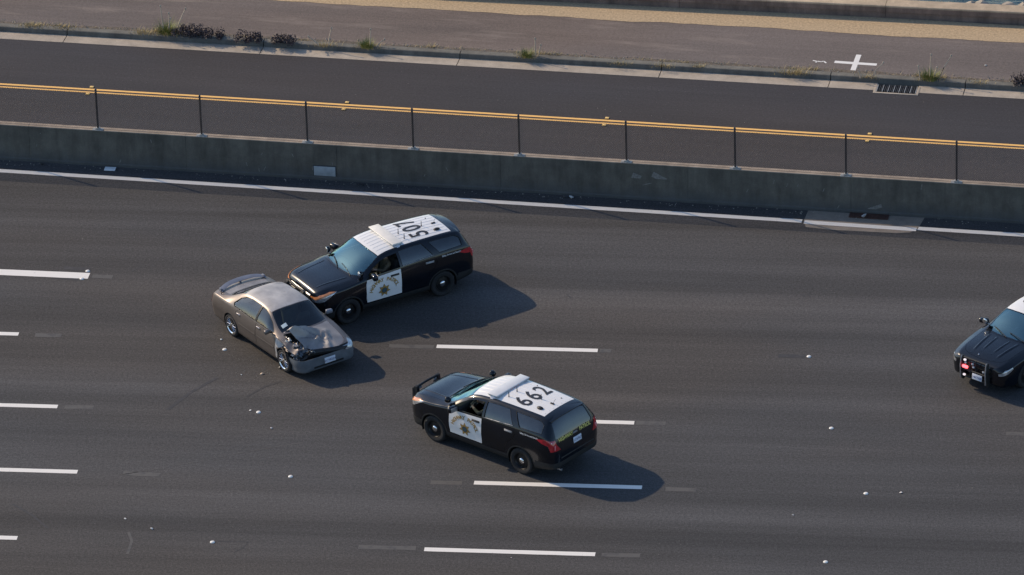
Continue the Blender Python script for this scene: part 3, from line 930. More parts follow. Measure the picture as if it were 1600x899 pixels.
def arc(cx, cz, r, n=20, a0=0, a1=360):
    return [(cx + r * math.cos(R(a0 + (a1 - a0) * k / n)), cz + r * math.sin(R(a0 + (a1 - a0) * k / n))) for k in range(n)]
def mirror_y(poly): return poly + [(x, -y) for x, y in reversed(poly) if abs(y) > 1e-6]

def add_panel(name, me, m, parent, th=.008):
    o = link(name, me, m, parent)
    return o

FONT_CACHE = {}
def text_mesh(txt, size=1.0, bold=.0):
    """flat outline of a text, list of (verts2d, faces), baseline at 0, centred in x"""
    key = (txt, bold)
    if key not in FONT_CACHE:
        cu = bpy.data.curves.new('t', 'FONT'); cu.body = txt; cu.align_x = 'CENTER'; cu.size = 1.0; cu.offset = bold; cu.resolution_u = 4
        ob = bpy.data.objects.new('t', cu); COL.objects.link(ob)
        dg = bpy.context.evaluated_depsgraph_get()
        me = bpy.data.meshes.new_from_object(ob.evaluated_get(dg))
        vs_ = [(v.co.x, v.co.y) for v in me.vertices]; fs = [tuple(p.vertices) for p in me.polygons]
        bpy.data.objects.remove(ob); bpy.data.curves.remove(cu); bpy.data.meshes.remove(me)
        FONT_CACHE[key] = (vs_, fs)
    vs_, fs = FONT_CACHE[key]
    return [(x * size, y * size) for x, y in vs_], fs
def grid_cut(vs_, fs, g):
    bm = B(); V = [bm.verts.new((x, y, 0)) for x, y in vs_]
    for f in fs:
        try: bm.faces.new([V[i] for i in f])
        except ValueError: pass
    xs = [v[0] for v in vs_]; ys = [v[1] for v in vs_]
    for ax, lo, hi in ((0, min(xs), max(xs)), (1, min(ys), max(ys))):
        k = lo + g
        while k < hi:
            co = [0, 0, 0]; no = [0, 0, 0]; co[ax] = k; no[ax] = 1
            bmesh.ops.bisect_plane(bm, geom=bm.verts[:] + bm.edges[:] + bm.faces[:], dist=1e-6, plane_co=co, plane_no=no); k += g
    bm.verts.index_update()
    o = [(v.co.x, v.co.y) for v in bm.verts], [tuple(v.index for v in f.verts) for f in bm.faces]
    bm.free(); return o
def decal(name, sk, vs_, fs, place, m, parent, off=.005, g=.06):
    """lay a flat outline on the skin; place maps (x, y) to a ray (origin, direction)"""
    vs_, fs = grid_cut(vs_, fs, g)
    vv = []
    for p in vs_:
        o, d = place(p); h, n = sk.hit(o, d)
        if h is None: h, n = Vector(o), -Vector(d)
        vv.append(h + n * off)
    return pyd(name, vv, fs, m, parent)
def star(n=7, r0=.16, r1=.085):
    p = []
    for k in range(2 * n):
        a = math.pi / 2 + k * math.pi / n; r = r0 if k % 2 == 0 else r1; p.append((r * math.cos(a), r * math.sin(a)))
    vs_ = [(0, 0)] + p
    return vs_, [(0, k + 1, (k + 1) % (2 * n) + 1) for k in range(2 * n)]
def disc(r, n=20):
    return [(0, 0)] + [(r * math.cos(2 * math.pi * k / n), r * math.sin(2 * math.pi * k / n)) for k in range(n)], [(0, k + 1, (k + 1) % n + 1) for k in range(n)]

PAINT = dict(
    black=mat('black_paint', (.0025, .004, .0075), .25, 0, var=.25, scale=2, coat=.55, spec=.3),
    white=mat('white_paint', (.78, .77, .75), .35, 0, var=.03, scale=3, coat=.6),
    clad=mat('black_cladding', (.014, .015, .016), .6, 0, var=.2),
    gap=mat('seam_black', (.006, .006, .006), .8),
    rubber=mat('tyre_rubber', (.017, .017, .018), .85, 0, var=.25, scale=9, bump=.3),
    steelwheel=mat('black_steel_wheel', (.012, .012, .013), .4, .3, var=.2),
    chrome=mat('chrome', (.72, .72, .74), .12, 1.0, var=.08),
    satin=mat('satin_metal', (.36, .37, .39), .42, .8, var=.12),
    trim=mat('black_trim', (.012, .012, .013), .5, var=.2),
    seat=mat('dark_seat_cloth', (.025, .026, .028), .9, var=.25),
    dashm=mat('dashboard_plastic', (.05, .052, .055), .7, var=.2),
    glass=glass('windscreen_glass', (.38, .58, .62), .20, .02, (.62, .98, 1.0)),
    clear=glass('side_glass', (.55, .64, .64), .04),
    dark=mat('dark_tinted_glass', (.020, .024, .028), .05, 0, var=.25, coat=.8, spec=.7),  # base lightened to stand in for reflections on the panes
    headl=mat('headlamp_lens', (.45, .46, .47), .12, .5, var=.35, scale=14, coat=1),
    amber=mat('amber_lens', (.75, .30, .12), .15, 0, var=.25, scale=12, coat=1),
    red=mat('red_tail_lens', (.42, .012, .02), .15, 0, var=.3, scale=14, coat=1),
    pink=mat('pale_red_lens', (.75, .22, .24), .2, 0, var=.2, coat=1),
    barlens=mat('light_bar_lens', (.42, .46, .50), .12, .2, var=.4, scale=16, coat=1),
    barred=mat('red_led_block', (.55, .22, .20), .2, 0, var=.2, coat=1),
    bartop=mat('light_bar_top', (.62, .64, .66), .35, 0, var=.06),
    barsunlit=mat('light_bar_sunlit_top', (.78, .74, .67), .4, 0, var=.06),  # white cover, warm sunlight put into its colour
    ink=mat('black_numerals', (.015, .013, .016), .5),
    gold=mat('gold_lettering', (.40, .25, .07), .45, .2, var=.25, scale=30),
    yellowl=mat('yellow_lettering', (.85, .76, .20), .5, var=.12, scale=30),
    badge=mat('badge_blue', (.05, .10, .13), .4, var=.3, scale=40),
    whitel=mat('white_lettering', (.75, .75, .75), .5),
    plate=mat('plate_white', (.62, .66, .74), .45, var=.08),
    plateink=mat('plate_blue_ink', (.05, .07, .20), .5),
)
def wheel(parent, c, side, r, w, rim, style):
    o = bpy.data.objects.new('wheel', None); COL.objects.link(o); o.parent = parent; o.location = c
    if side < 0: o.rotation_euler = (0, 0, math.pi)
    bm = B(); h = w / 2
    lathe(bm, [(rim, -h * .9), (rim + .02, -h), (r - .05, -h * 1.02), (r - .015, -h * .85), (r, -h * .6), (r, h * .6), (r - .015, h * .85), (r - .05, h * 1.02), (rim + .02, h), (rim, h * .9)], 36, closed=True)
    obj('tyre', bm, PAINT['rubber'], o, 30)
    bm = B()
    if style == 'steel':
        lathe(bm, [(rim + .004, -h * .8), (rim + .004, h * .88), (rim - .02, h * .86), (rim - .045, h * .45), (rim * .62, h * .5), (rim * .45, h * .62), (rim * .2, h * .6)], 32)
        obj('rim', bm, PAINT['steelwheel'], o, 30)
        for k in range(8):
            a = k * math.pi / 4; bm = B(); ball(bm, (rim * .70 * math.cos(a), h * .5, rim * .70 * math.sin(a)), .026, 1, (1, .25, 1)); obj('vent_hole', bm, PAINT['gap'], o)
        bm = B(); lathe(bm, [(rim * .34, h * .6), (rim * .34, h * .74), (rim * .27, h * .86), (rim * .1, h * .92)], 20); obj('hub_cap', bm, PAINT['chrome'], o, 40)
    else:
        lathe(bm, [(rim + .004, -h * .8), (rim + .004, h * .9), (rim - .012, h * .95), (rim - .035, h * .8), (rim - .035, -h * .3), (.03, -h * .3)], 36)
        obj('rim', bm, PAINT['chrome'], o, 30)
        bm = B(); lathe(bm, [(rim - .036, -h * .1), (.04, -h * .12)], 28); obj('brake_backing', bm, PAINT['gap'], o)
        for k in range(14):
            a = 2 * math.pi * k / 14; ca, sa = math.cos(a), math.sin(a); bm = B()
            box(bm, (0, 0, 0), (rim - .07, .02, .02), .006, seg=1)
            for v in bm.verts:
                x, y, z = v.co; x += (rim - .07) / 2 + .045
                v.co = Vector((x * ca - z * sa, y + h * .72, x * sa + z * ca))
            obj('spoke', bm, PAINT['chrome'], o)
        bm = B(); lathe(bm, [(.06, h * .55), (.06, h * .8), (.04, h * .9), (.012, h * .92)], 18); obj('hub_cap', bm, PAINT['chrome'], o, 40)
    return o
def arch_liner(parent, x, z, r, yo, yi):
    for s in (-1, 1):
        bm = B(); n = 22; a = []
        for k in range(n + 1):
            t = R(-20 + 220 * k / n)
            a.append([bm.verts.new((x + r * math.cos(t), s * y, z + r * math.sin(t))) for y in (yo, yi)])
        for p, q in zip(a, a[1:]): bm.faces.new((p[0], p[1], q[1], q[0]))
        bm.faces.new([p[1] for p in a])
        obj('wheel_arch', bm, PAINT['gap'], parent, 40)
def seat(parent, x, y, z, m, name='seat', w=.50):
    o = empty(name, (x, y, z), 0, parent)
    bm = B(); box(bm, (.05, 0, .10), (.50, w, .16), .05, seg=3); obj('cushion', bm, m, o, 60)
    bm = B(); box(bm, (-.26, 0, .42), (.15, w, .62), .05, Matrix.Rotation(-.22, 3, 'Y'), 3); obj('backrest', bm, m, o, 60)
    bm = B(); box(bm, (-.34, 0, .83), (.10, .27, .18), .04, Matrix.Rotation(-.2, 3, 'Y'), 3); obj('headrest', bm, m, o, 60)
    return o
def steering(parent, c, tilt=.45):
    o = empty('steering_wheel', c, 0, parent)
    bm = B(); n, k = 28, 8
    rot = Matrix.Rotation(-tilt, 3, 'Y')
    rings = []
    for i in range(n):
        a = 2 * math.pi * i / n; ct = Vector((0, math.cos(a) * .185, math.sin(a) * .185)); rd = ct.normalized()
        rings.append([bm.verts.new(rot @ (ct + rd * .016 * math.cos(2 * math.pi * j / k) + Vector((.016 * math.sin(2 * math.pi * j / k), 0, 0)))) for j in range(k)])
    for i in range(n):
        p, q = rings[i], rings[(i + 1) % n]
        for j in range(k): bm.faces.new((p[j], p[(j + 1) % k], q[(j + 1) % k], q[j]))
    obj('rim', bm, PAINT['trim'], o, 60)
    bm = B(); box(bm, (0, 0, 0), (.06, .15, .12), .03, rot, 3); obj('hub', bm, PAINT['dashm'], o, 60)
    for a in (R(200), R(-20), R(-90)):
        bm = B(); tube(bm, [rot @ Vector((0, math.cos(a) * .05, math.sin(a) * .05)), rot @ Vector((0, math.cos(a) * .18, math.sin(a) * .18))], .014, 6); obj('spoke', bm, PAINT['satin'], o)
    bm = B(); tube(bm, [rot @ Vector((.03, 0, 0)), Vector((.40, 0, -.22))], .03, 8); obj('column', bm, PAINT['trim'], o)
    return o
def plate(parent, c, rot, txt, name='licence_plate'):
    """plate facing +x before rot (3x3)"""
    bm = B(); box(bm, (0, 0, 0), (.012, .31, .155), .004); o = obj(name, bm, PAINT['plate'], parent); o.location = c
    o.rotation_euler = rot
    vs_, fs = text_mesh(txt, .085, .01)
    pyd('plate_lettering', [(.0085, x, y - .032) for x, y in vs_], fs, PAINT['plateink'], o)
    return o

# ------------------------------------------------------------------ seated driver
def skin_figure(name, nodes, edges, parent_loc, mats, matfn, sub=2, root=0):
    me = bpy.data.meshes.new(name); me.from_pydata([n[:3] for n in nodes], edges, [])
    ob = bpy.data.objects.new(name, me); COL.objects.link(ob)
    md = ob.modifiers.new('skin', 'SKIN'); md.use_smooth_shade = True
    sv = me.skin_vertices[0].data
    for i, n in enumerate(nodes):
        sv[i].radius = (n[3], n[4] if len(n) > 4 else n[3]); sv[i].use_root = (i == root)
    s2 = ob.modifiers.new('sub', 'SUBSURF'); s2.levels = sub; s2.render_levels = sub
    dg = bpy.context.evaluated_depsgraph_get()
    m2 = bpy.data.meshes.new_from_object(ob.evaluated_get(dg))
    bpy.data.objects.remove(ob); bpy.data.meshes.remove(me)
    m2.name = name
    for m in mats: m2.materials.append(m)
    for p in m2.polygons:
        p.material_index = matfn(p.center); p.use_smooth = True
    return m2
SKINM = mat('skin_tone', (.42, .25, .17), .55, var=.08)
TAN = mat('tan_uniform', (.13, .10, .06), .85, var=.15, scale=14)
TROU = mat('tan_trousers', (.17, .13, .075), .85, var=.15, scale=14)
HAIRM = mat('dark_hair', (.02, .015, .012), .6, var=.3, scale=30)
SHOE = mat('black_leather', (.012, .012, .012), .4)
def driver(car, seat_c, hand_l, hand_r, label, lean=0.0):
    """seated figure; coordinates relative to the seat point (hip), x forward, y left, z up"""
    H = Vector(seat_c)
    L = lambda *p: Vector(p)
    hip = L(0, 0, .10); waist = L(-.03, 0, .27); chest = L(-.06 + lean, 0, .47); neck = L(-.05 + lean, 0, .63); nk2 = L(-.03 + lean, 0, .70)
    head = L(-.01 + lean, 0, .80); crown = L(-.02 + lean, 0, .885)
    N, E = [], []
    def add(p, r, r2=None, par=None):
        N.append((p.x, p.y, p.z, r, r2 if r2 else r)); 
        if par is not None: E.append((par, len(N) - 1))
        return len(N) - 1
    a = add(hip, .15, .13); b = add(waist, .145, .12, a); c = add(chest, .17, .125, b); d = add(neck, .075, .075, c); e = add(nk2, .055, .055, d)
    f = add(head, .082, .095, e); g = add(crown, .06, .07, f)
    for s, hd in ((1, hand_l), (-1, hand_r)):
        hd = Vector(hd) - H
        sh = L(-.06 + lean, .20 * s, .545); mid = (sh + hd) / 2; el = mid + L(-.03, .07 * s, -.11)
        i1 = add(L(-.06 + lean, .12 * s, .54), .085, .085, c); i2 = add(sh, .068, .068, i1); i3 = add(el, .052, .052, i2)
        w0 = el + (hd - el) * .82; i4 = add(w0, .034, .034, i3); pm = hd; i5 = add(w0 + (hd - w0) * .6, .040, .026, i4)
        fd = (hd - w0).normalized(); sd = Vector((0, s, 0))
        for q, ln in ((-.028, .062), (-.009, .075), (.011, .072), (.028, .058)):
            r0 = add(hd + L(0, 0, q) + fd * .01, .0105, .0105, i5)
            r1 = add(hd + L(0, 0, q * 1.1) + fd * (.01 + ln * .45) - sd * .010, .0095, .0095, r0)
            add(hd + L(0, 0, q * 1.1) + fd * (.01 + ln * .6) - sd * (.02 + ln * .3), .0085, .0085, r1)
        t0 = add(w0 + (hd - w0) * .55 - sd * .028 + L(0, 0, .02), .012, .012, i5); add(hd - sd * .035 + L(0, 0, .045), .0095, .0095, t0)
        kn = L(.44, .13 * s, .19); ft = L(.60, .13 * s, -.20)
        j1 = add(L(.02, .09 * s, .10), .10, .10, a); j2 = add(kn, .066, .066, j1); j3 = add(ft, .042, .042, j2); add(ft + L(.16, 0, -.05), .042, .032, j3)
    hl, hr = Vector(hand_l) - H, Vector(hand_r) - H
    def mf(p):
        if p.z > .655: return 0
        if min((p - hl).length, (p - hr).length) < .12: return 0
        if p.x > .56 and p.z < -.16: return 3
        return 1 if p.z > .22 or abs(p.y) > .19 and p.z > .2 else 2
    me = skin_figure('person', N, E, None, [SKINM, TAN, TROU, SHOE], mf, 2)
    # face: brow, nose, chin
    o = link('person', me); o.parent = None
    o.matrix_world = car.matrix_world @ Matrix.Translation(H)
    bm = B(); hc = head + L(-.012, 0, .035)
    for v in ball(bm, hc, .108, 3, (1.02, .86, 1.02)): pass
    dl = [v for v in bm.verts if (v.co.x - hc.x) > .035 and v.co.z < hc.z + .055 or v.co.z < hc.z - .045]
    bmesh.ops.delete(bm, geom=dl, context='VERTS'); obj('hair', bm, HAIRM, o, 60)
    bm = B(); box(bm, head + L(.098, 0, -.012), (.03, .026, .045), .010); obj('nose', bm, SKINM, o, 60)
    for s in (-1, 1):
        bm = B(); ball(bm, head + L(.086, .033 * s, .018), .012, 1); obj('eye', bm, mat('eye_dark', (.03, .025, .02), .3), o)
        bm = B(); ball(bm, head + L(-.005, .086 * s, .0), .028, 2, (.7, .35, 1)); obj('ear', bm, SKINM, o, 60)
    bm = B(); box(bm, head + L(.088, 0, -.05), (.012, .05, .010), .003); obj('mouth', bm, mat('lips', (.28, .10, .08), .5), o)
    tag(o, label, 'person', 'officers at the wheel')
    return o
# ------------------------------------------------------------------ police SUV
SUV = [(2.33, .60, .42, .78, .58, .88, .48, .91), (2.30, .76, .34, .86, .74, .97, .60, .99), (2.22, .87, .28, .93, .85, 1.03, .68, 1.055),
       (2.08, .94, .26, .98, .91, 1.075, .73, 1.10), (1.80, .98, .26, 1.04, .945, 1.11, .76, 1.15), (1.43, 1.0, .27, 1.08, .96, 1.14, .78, 1.18),
       (1.24, 1.0, .27, 1.11, .96, 1.16, .80, 1.20), (1.14, 1.0, .28, 1.125, .96, 1.17, .815, 1.24), (.98, 1.0, .28, 1.14, .96, 1.20, .825, 1.34),
       (.80, 1.0, .28, 1.15, .96, 1.30, .79, 1.445), (.60, 1.0, .28, 1.16, .96, 1.41, .745, 1.545), (.40, 1.0, .28, 1.165, .96, 1.53, .725, 1.62),
       (.20, 1.0, .28, 1.17, .96, 1.595, .71, 1.665), (-.10, 1.0, .28, 1.18, .96, 1.635, .70, 1.70), (-.60, 1.0, .28, 1.20, .96, 1.655, .695, 1.715),
       (-1.20, 1.0, .28, 1.23, .955, 1.65, .69, 1.71), (-1.75, .99, .29, 1.25, .95, 1.635, .68, 1.69), (-2.0, .985, .31, 1.25, .94, 1.615, .67, 1.67),
       (-2.13, .975, .33, 1.245, .93, 1.585, .66, 1.645), (-2.20, .965, .34, 1.235, .92, 1.51, .67, 1.56), (-2.28, .95, .35, 1.215, .90, 1.385, .70, 1.42),
       (-2.35, .925, .36, 1.16, .875, 1.25, .735, 1.275), (-2.41, .885, .37, 1.05, .845, 1.12, .75, 1.135), (-2.45, .81, .39, .92, .78, .98, .68, .99), (-2.49, .68, .43, .74, .66, .82, .56, .83)]
DOOR_F = [(.88, .47), (.905, .62), (.90, .98), (.86, 1.125), (-.174, 1.18), (-.174, .47)]
WIN_F = [(.85, 1.175), (.60, 1.345), (.36, 1.475), (.12, 1.535), (-.15, 1.56), (-.165, 1.215)]
DOOR_R = [(-.19, .47), (-.19, 1.183), (-1.20, 1.235), (-1.27, 1.08), (-1.18, .93), (-1.02, .81), (-.94, .64), (-.90, .47)]
WIN_R = [(-.235, 1.225), (-.215, 1.59), (-.62, 1.61), (-.94, 1.607), (-1.18, 1.285)]
WIN_Q = [(-1.38, 1.30), (-1.14, 1.60), (-1.6, 1.592), (-1.95, 1.57), (-2.07, 1.50), (-2.08, 1.32)]
WSH = mirror_y([(1.19, 0), (1.175, .30), (1.13, .58), (1.01, .775), (.82, .765), (.60, .72), (.42, .682), (.36, .665), (.40, .35), (.41, 0)])
HOOD = mirror_y([(2.23, 0), (2.21, .35), (2.13, .62), (1.98, .715), (1.6, .748), (1.3, .772), (1.17, .775), (1.19, .60), (1.225, .30), (1.24, 0)])
ROOFW = mirror_y([(.395, 0), (.385, .35), (.34, .655), (.10, .635), (-.6, .625), (-1.2, .610), (-1.93, .585), (-1.93, 0)])
suv = Skin(SUV, waist=.012, crown=2.8)
for ax in (1.433, -1.433):
    sides(suv, 'x', [(p[0], p[1]) for p in arc(ax, .36, .455, 24)], 0)
for k in ('x|left', 'x|right'): suv.ids['arch|' + k[2:]] = suv.ids.pop(k)
for ax in (1.433, -1.433):
    for f in (LEFT, RIGHT): suv.cut('', arc(ax, .36, .415, 24), 'side', f)
suv.cut('windshield', WSH, 'top', TOPF)
suv.cut('hood', HOOD, 'top', lambda c, n: n.z > .3 and c.z > .8, .004)
suv.cut('roof_panel', ROOFW, 'top', lambda c, n: n.z > .3 and c.z > 1.4)
sides(suv, 'front_door', DOOR_F, .007); sides(suv, 'rear_door', DOOR_R, .007)
suv.cut('', WIN_F, 'side', LEFT)
suv.cut('front_window|right', WIN_F, 'side', RIGHT)
sides(suv, 'rear_window', WIN_R); sides(suv, 'quarter_window', WIN_Q)
BACK = lambda c, n: c.x < -2.15 and n.x < -.25
suv.cut('tailgate_window', [(-.70, 1.20), (-.64, 1.16), (.64, 1.16), (.70, 1.20), (.63, 1.52), (.50, 1.585), (-.50, 1.585), (-.63, 1.52)], 'front', BACK)
TAIL = [(-1.95, 1.165), (-2.18, 1.205), (-2.42, 1.165), (-2.52, 1.10), (-2.52, .90), (-2.37, .90), (-2.31, 1.05), (-2.12, 1.09)]
sides(suv, 'taillight', TAIL, 0, lambda c, n: abs(c.y) > .60)
for nm, f in (('left', lambda c, n: c.y > .50), ('right', lambda c, n: c.y < -.50)):
    suv.cut('headlight|' + nm, [(2.34, .86), (2.20, .985), (1.95, 1.045), (1.76, 1.045), (1.92, .95), (2.12, .83), (2.34, .77)], 'side', lambda c, n, f=f: f(c, n) and n.x > .01)
    suv.cut('turn_lens|' + nm, [(2.34, .89), (2.20, .985), (1.95, 1.045), (1.78, 1.045), (1.98, .985), (2.18, .92), (2.34, .84)], 'side', lambda c, n, f=f: f(c, n) and n.x > .01)
suv.cut('grille', [(-.52, .66), (.52, .66), (.56, .84), (.46, .95), (-.46, .95), (-.56, .84)], 'front', lambda c, n: c.x > 2.05 and n.x > .2)
suv.cut('lower_cladding|f', [(-1.1, .2), (1.1, .2), (1.1, .50), (-1.1, .50)], 'front', lambda c, n: c.x > 1.86 and n.z > -.6)
suv.cut('lower_cladding|r', [(-1.1, .2), (1.1, .2), (1.1, .56), (-1.1, .56)], 'front', lambda c, n: c.x < -1.88 and n.z > -.6)
sides(suv, 'side_sill', [(1.02, .2), (1.02, .44), (-1.02, .44), (-1.02, .2)], 0)
SUVM = suv.extract()
SUVMAT = dict(body='black', windshield='glass', hood='black', roof_panel='white', front_door='white', rear_door='black', front_window='clear', rear_window='dark', quarter_window='dark',
              tailgate_window='dark', taillight='red', headlight='headl', turn_lens='amber', grille='trim', lower_cladding='clad', side_sill='clad', arch='clad')
for k, me in SUVM.items(): me.materials.append(PAINT[SUVMAT[k.split('|')[0]]])
NAMES = {'arch': 'wheel_arch_trim', 'lower_cladding': 'bumper_cladding'}

def police_text(sk, car, door, rear=True):
    dl = door
    cx, cz = .37, .76
    side = lambda p: ((p[0], 1.6, p[1]), (0, -1, 0))
    # arc of letters over a seven-pointed star, left door; reads along -x seen from the left
    txt = 'HIGHWAY PATROL'; n = len(txt); rad = .275
    for i, ch in enumerate(txt):
        if ch == ' ': continue
        a = R(168 - i * 156 / (n - 1))
        v, f = text_mesh(ch, .138, .03)
        ca, sa = math.cos(a - math.pi / 2), math.sin(a - math.pi / 2)
        px, pz = .355 * math.cos(a), .245 * math.sin(a)
        pts = [(x * ca - y * sa + px, x * sa + y * ca + pz) for x, y in v]
        decal('door_lettering', sk, pts, f, lambda p: side((cx - p[0], cz - .03 + p[1])), PAINT['gold'], dl, .009)
    for nm, (v, f), m, off in (('badge_edge', star(7, .188, .108), 'ink', .008), ('badge_star', star(7, .178, .102), 'gold', .0095), ('badge_seal', disc(.078), 'ink', .011), ('badge_centre', disc(.066), 'badge', .0125)):
        decal(nm, sk, v, f, lambda p: side((cx - p[0], cz - .045 + p[1])), PAINT[m], dl, off)
def build_suv(name, loc, yaw, number, label, sunlit_bar):
    car = empty(name, (loc[0], loc[1], 0), yaw)
    tag(car, label, 'police car', 'highway patrol SUVs')
    bpy.context.view_layer.update()
    P = {}
    for k in sorted(SUVM):
        b, _, sd = k.partition('|')
        th = 0 if b in ('windshield', 'front_window') else .008
        par = car
        if b in ('front_window', 'front_door', 'rear_door', 'rear_window'): continue
        P[k] = add_panel(NAMES.get(b, b), SUVM[k], None, car, th)
    for sd in ('left', 'right'):
        for d in ('front', 'rear'):
            P[d + sd] = add_panel(d + '_door', SUVM['%s_door|%s' % (d, sd)], None, car, .008)
            if '%s_window|%s' % (d, sd) in SUVM:
                add_panel('door_window', SUVM['%s_window|%s' % (d, sd)], None, P[d + sd], 0 if d == 'front' else .006)
    P['frontleft']['label'] = 'white front door lettered HIGHWAY PATROL around a gold star'
    sg = {'left': 1, 'right': -1}
    for sd, s in sg.items():       # bright strip under the rear door glass, dark surrounds to the panes
        for poly, par in ((WIN_R, P['rear' + sd]), (WIN_Q, car)):
            for k in range(len(poly)):
                (xa, za), (xb, zb_) = poly[k], poly[(k + 1) % len(poly)]
                low = poly is WIN_R and k == len(poly) - 1
                pts = []
                for t in [i / 8 for i in range(9)]:
                    h, n = suv.hit((xa + (xb - xa) * t, s * 2, za + (zb_ - za) * t), (0, -s, 0)); pts.append(h + n * .002)
                bm = B(); tube(bm, pts, .009 if low else .006, 6); obj('window_seal', bm, PAINT['satin'] if low else PAINT['clad'], par, 60)
    for sd, s in sg.items():
        for d, x, z in (('front', .02, 1.05), ('rear', -1.05, 1.115)):
            bm = B(); box(bm, (x, s * .992, z), (.22, .035, .035), .014, seg=2); box(bm, (x, s * .975, z), (.26, .02, .06), .008)
            obj('door_handle', bm, PAINT['trim'] if d == 'front' else PAINT['satin'], P[d + sd])
    sk = suv
    police_text(sk, car, P['frontleft'])
    # window frames and pillars inside: dark cabin
    bm = B(); box(bm, (-.55, 0, .42), (3.0, 1.70, .05)); obj('cabin_floor', bm, PAINT['dashm'], car)
    bm = B(); box(bm, (.92, 0, 1.03), (.48, 1.62, .24), .07, seg=3); obj('dashboard', bm, PAINT['dashm'], car, 60)
    seat(car, .03, .40, .55, PAINT['seat']); seat(car, .03, -.40, .55, PAINT['seat'])
    bm = B(); box(bm, (-.95, 0, .85), (.55, 1.3, .65), .08, seg=3); obj('rear_bench', bm, PAINT['seat'], car, 60)
    bm = B(); box(bm, (-.40, 0, 1.10), (.03, 1.45, .85), .01); obj('partition', bm, PAINT['trim'], car)
    bm = B(); box(bm, (.35, 0, .72), (.45, .22, .35), .04); obj('console', bm, PAINT['dashm'], car)
    steering(car, (.54, .40, 1.12))
    arch_liner(car, 1.433, .36, .42, .96, .62)
    arch_liner(car, -1.433, .36, .42, .96, .62)
    for x in (1.433, -1.433):
        for s in (1, -1): wheel(car, (x, s * .855, .362), s, .365, .235, .235, 'steel')
    # bonnet creases
    for s in (1, -1):
        v = []; f = []
        for i in range(16):
            t = i / 15; x = 1.28 + t * .84; y = s * (.60 - .10 * t)
            for dy, up in ((-.03, .001), (0, .014), (.03, .001)):
                h, n = sk.hit((x, y + dy, 2), (0, 0, -1)); v.append(h + n * up)
        for i in range(15):
            for k in range(2): a = 3 * i + k; f.append((a, a + 1, a + 4, a + 3))
        pyd('bonnet_crease', v, f, PAINT['black'], P['hood'], 60)
    # roof ribs
    for i, y in enumerate((-.48, -.32, -.16, 0, .16, .32, .48)):
        v, f = [], []
        for k in range(24):
            x = .30 - k * (2.18 / 23)
            for dy, up in ((-.016, .0008), (-.007, .006), (.007, .006), (.016, .0008)):
                h, n = sk.hit((x, y + dy, 3), (0, 0, -1)); v.append(h + n * up)
        for k in range(23):
            for q in range(3): a = 4 * k + q; f.append((a, a + 1, a + 5, a + 4))
        pyd('roof_rib', v, f, PAINT['white'], P['roof_panel'], 20)
    # roof number: reads from behind, tops toward the bonnet
    for i, ch in enumerate(number):
        v, f = text_mesh(ch, .74, .014)
        yc = (1 - i) * .37
        decal('roof_number', sk, [(x, y) for x, y in v], f, lambda p, yc=yc: ((-1.32 + p[1], yc - p[0] * .80, 3), (0, 0, -1)), PAINT['ink'], P['roof_panel'], .0095, .05)
    # tailgate text, plate, handle strip
    back = lambda p, z: ((-3.2, p[0], z + p[1]), (1, 0, 0))
    for w, yc in (('HIGHWAY', .36), ('PATROL', -.39)):
        v, f = text_mesh(w, .135, .014)
        decal('tailgate_lettering', sk, v, f, lambda p, yc=yc: ((-3.2, yc - p[0] * .86, 1.085 + p[1] * .9), (1, 0, 0)), PAINT['yellowl'], car, .009)
    bm = B(); box(bm, (-2.425, 0, 1.115), (.03, .17, .05), .012); obj('tailgate_emblem', bm, PAINT['satin'], car)
    plate(car, (-2.482, -.02, .945), (0, R(-8), math.pi), '1336962')
    v, f = text_mesh('Safety, Service and Security', .062, .012)
    decal('fender_slogan', sk, v, f, lambda p: ((-1.72 - p[0] * .86, 1.6, 1.165 + p[1]), (0, -1, 0)), PAINT['whitel'], car, .005)
    v, f = text_mesh('Safety, Service and Security', .062, .012)
    decal('fender_slogan', sk, v, f, lambda p: ((-1.72 + p[0] * .86, -1.6, 1.165 + p[1]), (0, 1, 0)), PAINT['whitel'], car, .005)
    for s in (1, -1):
        tl = P['taillight|left' if s > 0 else 'taillight|right']
        bm = B(); box(bm, (-2.43, s * .79, .985), (.03, .085, .13), .02, Matrix.Rotation(s * .5, 3, 'Z')); obj('brake_lamp', bm, PAINT['pink'], tl, 60)
        bm = B(); box(bm, (-2.36, s * .865, 1.125), (.05, .02, .035), .008, Matrix.Rotation(s * .35, 3, 'Z')); obj('reverse_lamp', bm, PAINT['whitel'], tl, 60)
    # rear spoiler lip, exhaust, bumper step
    n_ = 13; bm = B(); rings = []
    for k in range(n_):
        y = -.64 + 1.28 * k / (n_ - 1); q = (y / .64) ** 2
        rings.append([bm.verts.new((x + .05 * q, y, z - .06 * q)) for x, z in ((-1.96, 1.678), (-2.12, 1.664), (-2.235, 1.638), (-2.24, 1.622), (-2.14, 1.615), (-1.98, 1.63))])
    for a, b in zip(rings, rings[1:]):
        for k in range(6): bm.faces.new((a[k], a[(k + 1) % 6], b[(k + 1) % 6], b[k]))
    bm.faces.new(rings[0]); bm.faces.new(rings[-1]); obj('roof_spoiler', bm, PAINT['black'], car, 50)
    bm = B(); tube(bm, [(-2.3, .60, .31), (-2.46, .60, .31)], .035, 12); obj('exhaust_tip', bm, PAINT['satin'], car)
    bm = B(); box(bm, (-2.46, 0, .66), (.08, 1.30, .05), .02); obj('bumper_step', bm, PAINT['clad'], car)
